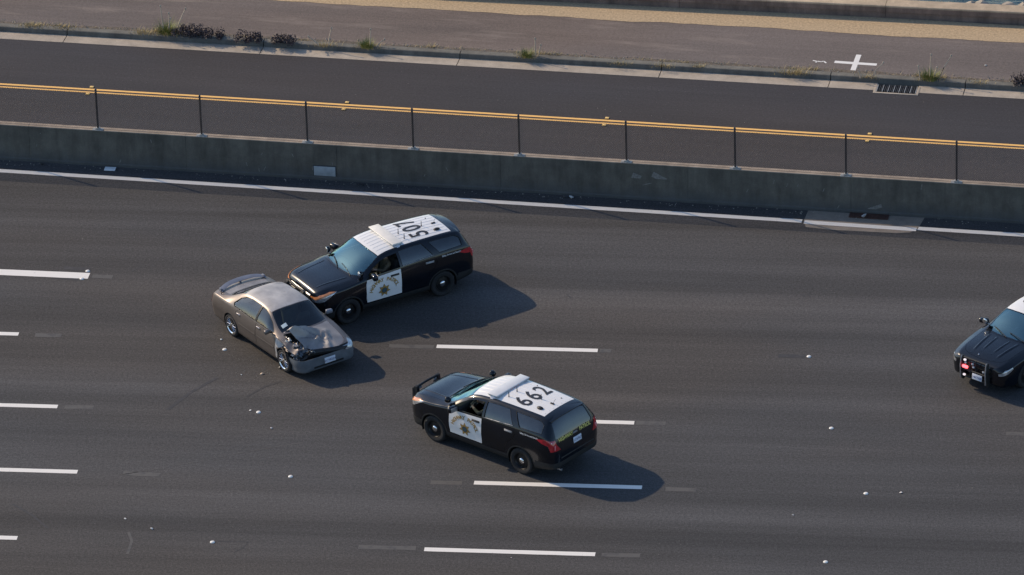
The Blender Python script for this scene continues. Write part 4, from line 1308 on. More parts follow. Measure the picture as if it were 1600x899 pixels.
    # grille bars
    for z in (.71, .78, .85, .91):
        bm = B(); v, f = [], []
        for k in range(13):
            y = -.50 + k / 12
            h, n = sk.hit((3, y, z), (-1, 0, 0))
            for dz, off in ((-.014, .002), (0, .022), (.014, .002)):
                v.append((h.x + off, y, z + dz))
        for k in range(12):
            for q in range(2): a = 3 * k + q; f.append((a, a + 1, a + 4, a + 3))
        bm.free(); pyd('grille_bar', v, f, PAINT['satin'] if z > .90 else PAINT['trim'], P['grille'], 60)
    # mirrors, spotlights, wipers, light bar, antennas
    for s in (1, -1):
        mo = empty('door_mirror', (.70, s * 1.02, 1.19), 0, car)
        bm = B(); box(bm, (0, s * .07, .03), (.15, .25, .16), .055, Matrix.Rotation(-s * .18, 3, 'Z'), 3); obj('housing', bm, PAINT['black'], mo, 60)
        bm = B(); box(bm, (-.075, s * .065, .03), (.012, .20, .12), .004, Matrix.Rotation(-s * .18, 3, 'Z')); obj('mirror_glass', bm, PAINT['satin'], mo, 60)
        bm = B(); tube(bm, [(0, -s * .10, -.03), (0, s * .03, .0)], .03, 8); obj('stem', bm, PAINT['black'], mo)
        sp_ = empty('spotlight', (1.0, s * .88, 1.31), 0, car)
        bm = B(); lathe(bm, [(.02, -.075), (.055, -.065), (.083, -.02), (.088, .03), (.085, .045)], 18)
        rot = Matrix.Rotation(R(-90), 3, 'Z') @ Matrix.Rotation(R(0), 3, 'X')
        for v_ in bm.verts: v_.co = rot @ v_.co
        obj('lamp_shell', bm, PAINT['black'], sp_, 50)
        bm = B(); lathe(bm, [(.08, .046), (.06, .058), (.02, .064)], 18)
        for v_ in bm.verts: v_.co = rot @ v_.co
        obj('lamp_lens', bm, PAINT['chrome'], sp_, 50)
        bm = B(); tube(bm, [(-.02, -s * .01, -.06), (-.08, -s * .08, -.13)], .016, 8); obj('arm', bm, PAINT['satin'], sp_)
    for y0, y1, xa, xb in ((.62, .02, 1.13, 1.18), (.02, -.52, 1.18, 1.13)):
        h0, _ = sk.hit((xa + .02, y0, 3), (0, 0, -1)); h1, _ = sk.hit((xb - .10, y1, 3), (0, 0, -1)); h2, _ = sk.hit(((xa + xb) / 2 - .05, (y0 + y1) / 2, 3), (0, 0, -1))
        bm = B(); tube(bm, [h0 + Vector((.02, 0, .02)), h2 + Vector((.01, 0, .03)), h1 + Vector((0, 0, .025))], .011, 6); obj('wiper', bm, PAINT['trim'], car)
    lb = empty('light_bar', (-.28, 0, 1.672), 0, car)
    for s in (1, -1):
        bm = B(); box(bm, (0, s * .58, -.01), (.16, .12, .07), .015); box(bm, (0, s * .655, -.055), (.09, .02, .12), .005, Matrix.Rotation(-s * .35, 3, 'X')); obj('foot', bm, PAINT['plate'], lb)
    bm = B(); box(bm, (0, 0, .045), (.29, 1.27, .05), .018, seg=2); obj('lens', bm, PAINT['barlens'], lb, 50)
    bm = B(); box(bm, (0, 0, .077), (.31, 1.29, .03), .012, seg=2); obj('top_cover', bm, PAINT['barsunlit' if sunlit_bar else 'bartop'], lb, 50)
    for k in range(10):
        y = -.56 + k * 1.12 / 9
        bm = B(); box(bm, (-.146, y, .045), (.012, .085, .032), .004); obj('led_block', bm, PAINT['barred'] if k in (3, 4, 5) else PAINT['barlens'], lb)
    def roofz(x, y): return sk.hit((x, y, 3), (0, 0, -1))[0].z
    for (x, y, kind) in ((-.62, .40, 'whip'), (-.62, .08, 'whip'), (-1.36, .02, 'whip'), (-1.72, .02, 'shark'), (-1.62, .38, 'puck'), (-.80, -.50, 'dot'), (-1.70, -.36, 'dot')):
        z = roofz(x, y); bm = B()
        if kind == 'whip':
            tube(bm, [(x, y, z - .005), (x, y, z + .03), (x, y, z + .15)], [.018, .012, .008], 8)
        elif kind == 'shark':
            box(bm, (x, y, z + .012), (.12, .05, .03), .012); tube(bm, [(x - .02, y, z + .02), (x - .10, y - .02, z + .16)], .004, 5)
        elif kind == 'puck':
            ball(bm, (x, y, z + .01), .075, 2, (1.3, .85, .55))
        else: ball(bm, (x, y, z + .004), .02, 1)
        obj('antenna', bm, PAINT['ink'], car, 50)
    # push bumper
    pb = empty('push_bumper', (2.33, 0, .3), 0, car)
    fin = [(-.02, .18), (.10, .0), (.16, .02), (.235, .28), (.25, .48), (.225, .66), (.16, .745), (.10, .74), (.08, .66), (.10, .45), (.03, .30)]
    for s in (1, -1):
        bm = B(); prism(bm, fin, s * .41 - .05, s * .41 + .05); obj('upright', bm, PAINT['clad'], pb)
        bm = B(); box(bm, (.20, s * .41, .42), (.08, .13, .54), .03, Matrix.Rotation(.06, 3, 'Y')); obj('rubber_pad', bm, PAINT['rubber'], pb)
        bm = B(); box(bm, (.13, s * .29, .66), (.06, .10, .06), .012); obj('push_lamp', bm, PAINT['headl'], pb)
    bm = B(); tube(bm, [(.13, -.40, .715), (.15, 0, .715), (.13, .40, .715)], .034, 10); obj('top_rail', bm, PAINT['clad'], pb)
    bm = B(); box(bm, (.12, 0, .25), (.05, .78, .16), .015); obj('lower_plate', bm, PAINT['clad'], pb)
    return car
suv662 = build_suv('police_suv', (-.373, -8.683), R(139.3), '662', 'black and white police SUV numbered 662 on its roof, facing away', False)
suv507 = build_suv('police_suv', (-3.541, -.261), R(-150.0), '507', 'black and white police SUV numbered 507 on its roof, nosed against the wrecked sedan', True)
bpy.context.view_layer.update()
driver(suv662, (.03, .40, .66), (.47, .57, 1.16), (.50, .235, 1.14), 'officer with an arm on the wheel inside the SUV numbered 662')
driver(suv507, (.03, .40, .66), (.46, .57, 1.17), (.50, .235, 1.14), 'seated officer in tan shirt inside the SUV facing the wrecked sedan')
# ------------------------------------------------------------------ wrecked sedan
def taupe(name, fade):
    g = NT(name); v = g.mapping()
    a = g.noise(v, 1.7, 5, .6); b = g.noise(v, 60, 2, .5)
    c = g.mix(g.rng(b, .3, .7, 0, 1), (.165, .138, .122), (.195, .165, .148))
    f = g.rng(a, .30, .60, fade * .45, fade)
    c = g.mix(f, c, (.50, .485, .475))
    g.l(c, g.p.inputs['Base Color'])
    g.l(g.rng(f, 0, 1, .40, .60), g.p.inputs['Roughness'])
    g.l(g.rng(f, 0, 1, .75, .2), g.p.inputs['Metallic'])
    g.p.inputs['Coat Weight'].default_value = .0; g.p.inputs['Coat Roughness'].default_value = .12
    return g.m
PAINT.update(taupe=taupe('taupe_metallic', .12), faded=taupe('sun_faded_taupe', .95), hoodp=taupe('scraped_taupe', .55),
    bumper=mat('blue_grey_bumper', (.11, .128, .148), .45, .1, var=.2, scale=5, coat=.2), spoil=mat('blue_grey_spoiler', (.19, .20, .235), .4, .2, var=.12, coat=.3),
    tanseat=mat('tan_seat', (.33, .28, .21), .85, var=.15), bag=mat('deflated_airbag', (.30, .21, .18), .9, var=.2, scale=7, bump=.4, bscale=8),
    metal=mat('torn_bare_metal', (.52, .50, .47), .35, .8, var=.3, scale=8), sticker=mat('window_sticker', (.62, .72, .72), .5, var=.1),
    wglass=glass('dark_windscreen', (.34, .42, .42), .03), sglass=glass('sedan_side_glass', (.72, .74, .70), .05))
WR = [(2.20, .55, .32, .56, .54, .64, .45, .66), (2.17, .70, .25, .60, .68, .69, .56, .71), (2.08, .80, .22, .65, .77, .74, .62, .76), (1.9, .86, .20, .71, .82, .785, .66, .81),
      (1.5, .88, .19, .79, .835, .85, .68, .88), (1.25, .885, .19, .84, .84, .88, .69, .92), (1.12, .885, .19, .86, .84, .90, .70, .95), (.99, .885, .19, .87, .84, .92, .70, 1.01),
      (.78, .885, .19, .88, .84, 1.0, .68, 1.12), (.55, .885, .19, .885, .84, 1.13, .645, 1.24), (.38, .885, .19, .89, .84, 1.235, .61, 1.325), (.20, .885, .19, .89, .84, 1.295, .585, 1.365),
      (-.1, .885, .19, .895, .84, 1.325, .57, 1.39), (-.5, .885, .19, .90, .84, 1.325, .565, 1.39), (-.85, .885, .19, .905, .84, 1.29, .57, 1.365), (-1.05, .885, .19, .91, .84, 1.235, .58, 1.315),
      (-1.25, .885, .19, .915, .84, 1.145, .60, 1.22), (-1.45, .885, .20, .92, .835, 1.05, .635, 1.11), (-1.60, .88, .20, .925, .83, .995, .665, 1.035), (-1.72, .88, .21, .925, .825, .98, .675, 1.005),
      (-2.0, .87, .22, .92, .81, .96, .67, .985), (-2.18, .85, .25, .88, .78, .93, .65, .955), (-2.28, .80, .30, .80, .74, .86, .62, .88), (-2.34, .72, .34, .68, .66, .74, .55, .76), (-2.37, .60, .38, .55, .56, .62, .46, .64)]
wr = Skin(WR, waist=.012, crown=3.0)
for ax in (1.27, -1.27):
    for f in (LEFT, RIGHT): wr.cut('', arc(ax, .32, .345, 24), 'side', f)
wr.cut('windshield', mirror_y([(1.10, 0), (1.09, .30), (1.05, .50), (.96, .665), (.78, .66), (.55, .62), (.40, .588), (.35, .565), (.385, .30), (.395, 0)]), 'top', lambda c, n: n.z > .12 and c.z > .9)
wr.cut('rear_screen', mirror_y([(-1.0, 0), (-1.0, .35), (-.97, .535), (-1.25, .565), (-1.45, .60), (-1.56, .615), (-1.62, .45), (-1.645, .2), (-1.65, 0)]), 'top', lambda c, n: n.z > .12 and c.z > .9)
wr.cut('hood', mirror_y([(2.165, 0), (2.14, .30), (2.06, .50), (1.92, .62), (1.5, .655), (1.15, .675), (1.03, .68), (1.10, .48), (1.14, .25), (1.15, 0)]), 'top', lambda c, n: n.z > .15 and c.z > .6, .007)
wr.cut('roof', mirror_y([(.375, 0), (.365, .30), (.33, .575), (.15, .578), (-.1, .563), (-.5, .558), (-.85, .562), (-.94, .555), (-.975, .35), (-.98, 0)]), 'top', lambda c, n: n.z > .3 and c.z > 1.1)
wr.cut('trunk_lid', mirror_y([(-1.70, 0), (-1.69, .30), (-1.655, .60), (-2.0, .645), (-2.17, .63), (-2.20, .3), (-2.21, 0)]), 'top', lambda c, n: n.z > .3 and c.z > .8, .007)
sides(wr, 'front_door', [(.86, .27), (.90, .55), (.88, .86), (-.02, .885), (-.02, .27)], .007)
sides(wr, 'rear_door', [(-.035, .27), (-.035, .885), (-.93, .90), (-1.02, .80), (-.93, .62), (-.85, .45), (-.80, .27)], .007)
FW_ = [(.76, .925), (.56, 1.08), (.36, 1.20), (.16, 1.265), (-.02, 1.285), (-.045, .93)]
RW_ = [(-.115, .93), (-.09, 1.288), (-.5, 1.29), (-.80, 1.25), (-1.0, 1.16), (-1.17, 1.0), (-1.12, .945)]
for w_ in (FW_, RW_): sides(wr, 'window_trim', inset(w_, -.014))
sides(wr, 'window_trim', [(-.02, .925), (-.01, 1.285), (-.11, 1.288), (-.13, .925)])
sides(wr, 'front_window', [(.76, .925), (.56, 1.08), (.36, 1.20), (.16, 1.265), (-.02, 1.285), (-.045, .93)])
sides(wr, 'rear_window', [(-.115, .93), (-.09, 1.288), (-.5, 1.29), (-.80, 1.25), (-1.0, 1.16), (-1.17, 1.0), (-1.12, .945)])
sides(wr, 'front_fender', [(2.0, .52), (1.95, .69), (1.6, .765), (1.2, .825), (.93, .85), (.915, .55), (.90, .27), (1.0, .27), (1.0, .60), (1.30, .70), (1.58, .60), (1.64, .50)], .006)
sides(wr, 'taillight', [(-2.08, .86), (-2.22, .86), (-2.40, .70), (-2.40, .60), (-2.24, .62), (-2.12, .72)], 0, lambda c, n: abs(c.y) > .40 and n.x < -.45)
wr.cut('grille_gap', [(-.9, .585), (.9, .585), (.9, .74), (-.9, .74)], 'front', lambda c, n: c.x > 2.02 and n.x > .1)
wr.cut('headlight|left', [(2.22, .585), (2.16, .71), (1.98, .765), (1.84, .76), (1.90, .68), (2.02, .585)], 'side', lambda c, n: c.y > .36)
wr.cut('', [(2.22, .56), (2.18, .74), (2.02, .76), (1.96, .68), (1.98, .56)], 'side', lambda c, n: c.y < -.36 and n.x > -.2)
wr.cut('front_bumper', [(-1, .15), (1, .15), (1, .60), (-1, .60)], 'front', lambda c, n: c.x > 1.66)
wr.cut('rear_bumper', [(-1, .15), (1, .15), (1, .58), (-1, .58)], 'front', lambda c, n: c.x < -1.72 and n.z > -.7)
RN = random.Random(3)
WV_ = [(Vector((RN.uniform(-9, 9), RN.uniform(-9, 9), RN.uniform(-6, 6))), RN.uniform(0, 6)) for _ in range(7)]
def wob(p): return sum(math.sin(k.dot(p) + f) for k, f in WV_) / 7
def sstep(a, b, x):
    t = min(1, max(0, (x - a) / (b - a))); return t * t * (3 - 2 * t)
def crush(p, nm):
    if nm.startswith('front_bumper'): return p
    d = sstep(1.0, 2.1, p.x) * sstep(.45, -.55, p.y)
    q = p.copy()
    q.x -= .26 * d
    if nm == 'hood':
        r = sstep(.50, -.45, p.y); fr = sstep(1.15, 2.0, p.x)
        ridge = 1.30 + .38 * max(0, p.y + .15)
        fold = max(0, 1 - abs(p.x - ridge) / .22)
        q.z += .23 * r * fold + .03 * r + .05 * sstep(-.2, -.6, p.y) * sstep(1.35, 1.1, p.x)
        q.z -= .05 * r * sstep(1.5, 1.9, p.x)
        q.x -= .04 * r * fr
        q.z -= .055 * sstep(1.75, 2.15, p.x)
        q.x += .03 * sstep(1.9, 2.15, p.x)
        q.y += .17 * r * sstep(1.2, 1.6, p.x)
        k = math.exp(-((p.x - 1.70) ** 2 / .06 + (p.y + .05) ** 2 / .10))
        q.z += .09 * k * math.sin(13 * (p.x * .8 - p.y * .75)) + .035 * wob(p * 2.2) * r * fr
        q.z += .05 * max(0, 1 - abs(p.y - .12 - .5 * (1.9 - p.x)) / .12) * sstep(1.3, 1.55, p.x)
        for (x0, y0), (x1, y1), amp, wd_ in (((1.22, -.62), (1.78, .12), .085, .08), ((1.95, -.35), (1.55, .18), .08, .07), ((1.45, -.55), (1.95, .02), -.08, .07), ((1.60, .20), (2.08, .34), .03, .05), ((1.18, .1), (1.5, .42), .025, .05)):
            ex, ey = x1 - x0, y1 - y0; L2 = ex * ex + ey * ey
            t = max(0, min(1, ((p.x - x0) * ex + (p.y - y0) * ey) / L2)); dd = math.hypot(p.x - x0 - ex * t, p.y - y0 - ey * t)
            q.z += amp * max(0, 1 - dd / wd_) * math.sin(math.pi * (.15 + .7 * t))
    elif nm == 'front_fender|right':
        m = sstep(.95, 1.5, p.x)
        q.y += .20 * m * sstep(.50, .80, p.z) + .09 * m * wob(p * 2.2)
        q.z += .05 * m * wob(p * 1.9) - .05 * m; q.x -= .08 * m + .06 * m * wob(p * 2.6)
    elif nm == 'body' and d > 0:
        q += Vector((wob(p * 2), wob(p * 2.3 + Vector((1, 2, 3))), wob(p * 1.8) - .4)) * (.07 * d)
    return q
WRM = wr.extract(crush, 30)
WMAT = dict(body='taupe', windshield='wglass', rear_screen='wglass', hood='hoodp', roof='faded', trunk_lid='hoodp', front_door='taupe', rear_door='taupe', front_window='sglass', rear_window='sglass',
            front_fender='faded', taillight='red', headlight='headl', front_bumper='bumper', grille_gap='trim', window_trim='trim', rear_bumper='taupe')
car = empty('wrecked_sedan', (-5.98, -2.86, 0), R(-56.3))
tag(car, 'wrecked taupe sedan with crumpled bonnet and hanging grey front bumper', 'car')
P = {}
for k in sorted(WRM):
    b, _, sd = k.partition('|'); WRM[k].materials.append(PAINT[WMAT[b]])
    if b in ('front_window', 'rear_window'): continue
    P[k] = add_panel(b, WRM[k], None, car, 0 if b in ('windshield', 'rear_screen') else .008)
for d in ('front', 'rear'):
    for sd in ('left', 'right'): add_panel('door_window', WRM['%s_window|%s' % (d, sd)], None, P['%s_door|%s' % (d, sd)], 0)
P['hood']['label'] = 'buckled bonnet folded up on its right side'
P['front_fender|right']['label'] = 'torn right front wing crushed inward'
fb = P['front_bumper']; fb['label'] = 'blue grey front bumper hanging low at its right end'
fb.matrix_local = Matrix.Translation((1.95, .75, .485)) @ Matrix.Rotation(R(-6), 4, 'Z') @ Matrix.Rotation(R(3.6), 4, 'X') @ Matrix.Rotation(R(-4), 4, 'Y') @ Matrix.Translation((-1.93, -.75, -.45))
pl = plate(fb, (2.205, .05, .44), (0, 0, 0), '6C98254')
for y0, y1 in ((-.62, -.36), (.36, .62)):
    bm = B(); box(bm, (2.15 - .10 * (abs(y0 + y1) / 1.0), (y0 + y1) / 2, .40), (.06, .22, .07), .015, Matrix.Rotation(-.45 if y0 > 0 else .45, 3, 'Z')); o = obj('fog_lamp_recess', bm, PAINT['gap'], fb)
bm = B(); box(bm, (2.175, .0, .335), (.08, .86, .05), .015); obj('air_slot', bm, PAINT['gap'], fb)
bm = B(); box(bm, (2.115, .60, .47), (.03, .08, .04), .006, Matrix.Rotation(-.45, 3, 'Z')); obj('marker_lamp', bm, PAINT['whitel'], fb)
# tub, seats, dash, airbag
bm = B(); box(bm, (-.2, 0, .28), (2.4, 1.5, .05)); obj('cabin_floor', bm, PAINT['dashm'], car)
bm = B(); box(bm, (.75, 0, .80), (.42, 1.42, .22), .07, seg=3); obj('dashboard', bm, PAINT['dashm'], car, 60)
seat(car, -.02, .36, .32, PAINT['tanseat'], w=.48); seat(car, -.02, -.36, .32, PAINT['tanseat'], w=.48)
bm = B(); box(bm, (-.95, 0, .60), (.5, 1.25, .50), .08, seg=3); obj('rear_bench', bm, PAINT['seat'], car, 60)
bm = B(); box(bm, (-1.35, 0, .90), (.5, 1.2, .03), .01); obj('parcel_shelf', bm, PAINT['dashm'], car)
steering(car, (.46, .36, .86))
bm = B()
for v in ball(bm, (.52, .28, .95), .17, 3, (.9, 1.3, .75)):
    v.co += Vector((wob(v.co * 3), wob(v.co * 2.6), wob(v.co * 3.3))) * .05
obj('airbag', bm, PAINT['bag'], car, 60)
bm = B(); box(bm, (.30, -.05, 1.20), (.02, .20, .06), .012); obj('rear_view_mirror', bm, PAINT['trim'], car)
v, f = [(-.075, -.05), (.075, -.05), (.075, .05), (-.075, .05)], [(0, 1, 2, 3)]
decal('window_sticker', wr, v, f, lambda p: ((.825 - p[1], -.505 + p[0], 2), (0, 0, -1)), PAINT['sticker'], P['windshield'], .006)
arch_liner(car, 1.27, .32, .35, .84, .50); arch_liner(car, -1.27, .32, .35, .84, .50)
for x in (1.27, -1.27):
    for s in (1, -1): wheel(car, (x, s * .775, .315), s, .318, .19, .235, 'spoke')
# engine bay seen through the torn corner
bm = B(); box(bm, (1.50, 0, .50), (.75, 1.2, .34), .03); obj('engine_bay', bm, PAINT['gap'], car)
for k in range(9):
    bm = B(); c = (1.62 + RN.uniform(-.12, .22), -.58 + RN.uniform(-.14, .16), .62 + RN.uniform(-.07, .07))
    box(bm, c, (RN.uniform(.04, .16), RN.uniform(.03, .10), RN.uniform(.02, .07)), .006, Matrix.Rotation(RN.uniform(0, 3), 3, 'Z') @ Matrix.Rotation(RN.uniform(-.6, .6), 3, 'X'))
    obj('broken_bracket', bm, PAINT['metal'] if k % 3 == 0 else PAINT['trim'], car)
# crumpled sheet left of the wing: bent panels, each with its own folds
for k, (c0, sx_, sy_, rz_, rx_, m_) in enumerate((((1.16, -.74, .74), .34, .26, .2, -.75, 'hoodp'), ((1.42, -.70, .72), .30, .30, -.3, -.45, 'taupe'), ((1.66, -.60, .68), .34, .30, .35, -.35, 'bumper'),
                                     ((1.55, -.44, .73), .30, .22, .1, -.15, 'hoodp'), ((1.82, -.52, .60), .26, .34, -.2, -.5, 'trim'), ((1.20, -.70, .86), .30, .16, .15, -.2, 'metal'), ((1.52, -.62, .80), .22, .14, -.5, -.1, 'faded'), ((1.86, -.25, .665), .20, .36, .1, .2, 'bumper'), ((1.98, .12, .645), .16, .40, .05, .1, 'trim'), ((1.74, -.70, .56), .22, .20, .3, -.9, 'bumper'))):
    vv, ff, n_ = [], [], 9
    rot = Matrix.Rotation(rz_, 3, 'Z') @ Matrix.Rotation(-rx_, 3, 'X')
    for i in range(n_):
        for j in range(n_):
            a, b = i / (n_ - 1) - .5, j / (n_ - 1) - .5
            e = Vector((a * sx_, b * sy_, 0)); w2 = Vector((a * 3 + k * 2.1, b * 3 - k, k * 1.7))
            e.z = .055 * wob(w2 * .9) + .045 * abs(math.sin(6 * (a + b * .7) + k)) - .03
            e.x += .03 * wob(w2 * 1.3 + Vector((3, 0, 0))); e.y += .03 * wob(w2 * 1.2 + Vector((0, 4, 0)))
            vv.append(rot @ e + Vector(c0))
    for i in range(n_ - 1):
        for j in range(n_ - 1): a = i * n_ + j; ff.append((a, a + 1, a + n_ + 1, a + n_))
    o = pyd('bent_panel', vv, ff, PAINT[m_], car, 18); md = o.modifiers.new('t', 'SOLIDIFY'); md.thickness = .005
# a curl of torn bright metal where the wing met the bonnet
vv, ff = [], []
for k in range(9):
    t = k / 8; x = .98 + .52 * t
    for m_, (dy, dz) in enumerate(((-.80 + .06 * t, .80 - .10 * t), (-.735 + .10 * t, .87 - .10 * t + .03 * math.sin(5 * t)), (-.66 + .10 * t, .83 - .14 * t))):
        vv.append((x, dy + .02 * math.sin(9 * t), dz + .015 * math.sin(11 * t)))
for k in range(8):
    for m_ in range(2): a = 3 * k + m_; ff.append((a, a + 1, a + 4, a + 3))
o = pyd('torn_metal', vv, ff, PAINT['metal'], car, 25); md = o.modifiers.new('t', 'SOLIDIFY'); md.thickness = .006
# trim: rub strips, handles, mirrors, spoiler, aerial
for sd, s in (('left', 1), ('right', -1)):
    for d, xa, xb in (('front', .84, .0), ('rear', -.06, -.88)):
        vv, ff = [], []
        for k in range(10):
            x = xa + (xb - xa) * k / 9
            for dz, up in ((-.022, .002), (0, .012), (.022, .002)):
                h, n = wr.hit((x, s * 2, .545 + dz), (0, -s, 0)); vv.append(h + n * up)
        for k in range(9):
            for q in range(2): a = 3 * k + q; ff.append((a, a + 1, a + 4, a + 3))
        dd = P['%s_door|%s' % (d, sd)]
        pyd('rub_strip', vv, ff, PAINT['taupe'], dd, 60)
        hx = .10 if d == 'front' else -.86
        bm = B(); box(bm, (hx, s * .872, .80), (.17, .03, .05), .012); obj('door_handle', bm, PAINT['chrome'] if s < 0 else PAINT['taupe'], dd)
    mo = empty('door_mirror', (.70, s * .90, .93), 0, car)
    bm = B(); box(bm, (0, s * .06, .03), (.10, .19, .12), .04, Matrix.Rotation(-s * .2, 3, 'Z'), 3); obj('housing', bm, PAINT['spoil'] if s > 0 else PAINT['taupe'], mo, 60)
    bm = B(); box(bm, (-.05, s * .06, .03), (.012, .15, .09), .003, Matrix.Rotation(-s * .2, 3, 'Z')); obj('mirror_glass', bm, PAINT['satin'], mo, 60)
    bm = B(); tube(bm, [(0, -s * .08, -.02), (0, s * .02, 0)], .025, 8); obj('stem', bm, PAINT['trim'], mo)
sp_ = empty('boot_spoiler', (-2.12, 0, .96), 0, car)
bm = B(); rings = []; n_ = 17
for k in range(n_):
    t = -1 + 2 * k / (n_ - 1); y = .70 * t; q = abs(t) ** 4; xo = .16 * t * t
    rings.append([bm.verts.new((x + xo, y, z - .07 * q)) for x, z in ((.06, .085), (0, .105), (-.10, .115), (-.115, .10), (-.04, .08))])
for a, b in zip(rings, rings[1:]):
    for k in range(5): bm.faces.new((a[k], a[(k + 1) % 5], b[(k + 1) % 5], b[k]))
bm.faces.new(rings[0]); bm.faces.new(rings[-1]); obj('blade', bm, PAINT['spoil'], sp_, 40)
for y in (-.66, 0, .66):
    bm = B(); box(bm, (-.03 + .15 * (y / .7) ** 2, y, .03), (.12, .05, .10), .012); obj('foot', bm, PAINT['spoil'], sp_)
bm = B(); tube(bm, [(-1.86, -.74, .92), (-1.88, -.74, 1.12)], [.012, .006], 6); obj('aerial', bm, PAINT['trim'], car)
wrecked = car

# ------------------------------------------------------------------ police sedan at the right edge
SD = [(2.44, .60, .35, .66, .58, .72, .48, .74), (2.40, .76, .28, .70, .74, .78, .60, .795), (2.28, .87, .24, .75, .85, .83, .68, .85), (2.0, .93, .22, .82, .90, .89, .72, .925),
      (1.6, .95, .20, .88, .92, .94, .74, .98), (1.3, .95, .20, .92, .92, .965, .75, 1.01), (1.15, .95, .20, .93, .92, .98, .75, 1.045), (.95, .95, .20, .94, .92, 1.05, .73, 1.15),
      (.70, .95, .20, .95, .92, 1.18, .69, 1.275), (.45, .95, .20, .955, .92, 1.29, .65, 1.37), (.20, .95, .20, .96, .92, 1.36, .62, 1.42), (-.2, .95, .20, .965, .92, 1.395, .60, 1.45),
      (-.7, .95, .20, .975, .92, 1.385, .59, 1.445), (-1.1, .95, .20, .985, .92, 1.33, .59, 1.40), (-1.5, .95, .20, .99, .91, 1.20, .62, 1.27), (-1.85, .94, .21, .99, .90, 1.08, .66, 1.13),
      (-2.1, .93, .23, .98, .88, 1.03, .68, 1.06), (-2.35, .90, .26, .94, .84, .99, .66, 1.02), (-2.50, .84, .30, .85, .78, .92, .62, .94), (-2.56, .72, .36, .70, .68, .78, .54, .80)]
sd_ = Skin(SD, waist=.012)
for ax in (1.525, -1.525):
    for f in (LEFT, RIGHT): sd_.cut('', arc(ax, .35, .395, 24), 'side', f)
sd_.cut('windshield', mirror_y([(1.20, 0), (1.19, .30), (1.14, .52), (1.04, .70), (.85, .69), (.60, .655), (.45, .625), (.40, .60), (.45, .3), (.46, 0)]), 'top', lambda c, n: n.z > .12 and c.z > .95)
sd_.cut('rear_screen', mirror_y([(-1.2, 0), (-1.2, .35), (-1.18, .54), (-1.5, .58), (-1.8, .62), (-1.88, .4), (-1.9, 0)]), 'top', lambda c, n: n.z > .12 and c.z > 1)
sd_.cut('hood', mirror_y([(2.30, 0), (2.27, .35), (2.18, .58), (2.0, .69), (1.6, .715), (1.25, .73), (1.14, .73), (1.20, .50), (1.24, .25), (1.25, 0)]), 'top', lambda c, n: n.z > .3 and c.z > .7, .007)
sd_.cut('roof_panel', mirror_y([(.43, 0), (.42, .3), (.37, .615), (.10, .605), (-.4, .585), (-.9, .58), (-1.14, .565), (-1.16, 0)]), 'top', lambda c, n: n.z > .3 and c.z > 1.2)
sides(sd_, 'front_door', [(.90, .32), (.94, .60), (.92, .93), (-.22, .96), (-.22, .32)], .007)
sides(sd_, 'rear_door', [(-.235, .32), (-.235, .96), (-1.20, .98), (-1.25, .85), (-1.12, .65), (-1.05, .32)], .007)
sides(sd_, 'front_window', [(.86, 1.0), (.60, 1.16), (.35, 1.275), (.1, 1.325), (-.2, 1.345), (-.22, 1.0)])
sides(sd_, 'rear_window', [(-.29, 1.0), (-.27, 1.345), (-.7, 1.335), (-1.0, 1.28), (-1.25, 1.12), (-1.25, 1.02)])
for nm, f in (('left', lambda c, n: c.y > .46), ('right', lambda c, n: c.y < -.46)):
    sd_.cut('headlight|' + nm, [(2.42, .66), (2.32, .75), (2.10, .79), (2.08, .74), (2.25, .66), (2.42, .60)], 'side', lambda c, n, f=f: f(c, n) and n.x > .02)
sd_.cut('grille', [(-.46, .48), (.46, .48), (.50, .64), (.42, .70), (-.42, .70), (-.50, .64)], 'front', lambda c, n: c.x > 2.2 and n.x > .2)
sides(sd_, 'taillight', [(-2.2, .80), (-2.2, .92), (-2.6, .90), (-2.6, .78)], 0, lambda c, n: abs(c.y) > .3)
SDM = sd_.extract()
SMAT = dict(SUVMAT, rear_screen='dark')
PAINT['reddim'] = mat('lit_red_lamp', (.6, .03, .04), .3, emit=(1.0, .10, .12), es=3.2)
PAINT['lampw'] = mat('lit_white_lamp', (.8, .75, .75), .2, emit=(1.0, .85, .85), es=.7)
yaw = R(-132.2); hd = Vector((math.cos(yaw), math.sin(yaw), 0))
p0 = Vector((11.757, -6.694, 0)) - hd * 2.56
car = empty('police_sedan', (p0.x, p0.y, 0), yaw)
tag(car, 'black police sedan with a push bumper and lit red lamp, cut by the right edge', 'police car')
P = {}
for k in sorted(SDM):
    b, _, s = k.partition('|'); SDM[k].materials.append(PAINT[SMAT[b]])
    if b in ('front_window', 'rear_window'): continue
    P[k] = add_panel(b, SDM[k], None, car, 0 if b == 'windshield' else .008)
for d in ('front', 'rear'):
    for s in ('left', 'right'): add_panel('door_window', SDM['%s_window|%s' % (d, s)], None, P['%s_door|%s' % (d, s)], 0)
bm = B(); box(bm, (-.3, 0, .30), (2.8, 1.6, .05)); obj('cabin_floor', bm, PAINT['dashm'], car)
bm = B(); box(bm, (.85, 0, .86), (.5, 1.5, .22), .07, seg=3); obj('dashboard', bm, PAINT['dashm'], car, 60)
seat(car, .05, .38, .36, PAINT['seat']); seat(car, .05, -.38, .36, PAINT['seat'])
steering(car, (.52, .38, .93))
bm = B(); box(bm, (-.9, 0, .68), (.5, 1.3, .5), .08, seg=3); obj('rear_bench', bm, PAINT['seat'], car, 60)
arch_liner(car, 1.525, .35, .40, .91, .56); arch_liner(car, -1.525, .35, .40, .91, .56)
for x in (1.525, -1.525):
    for s in (1, -1): wheel(car, (x, s * .80, .352), s, .355, .225, .235, 'steel')
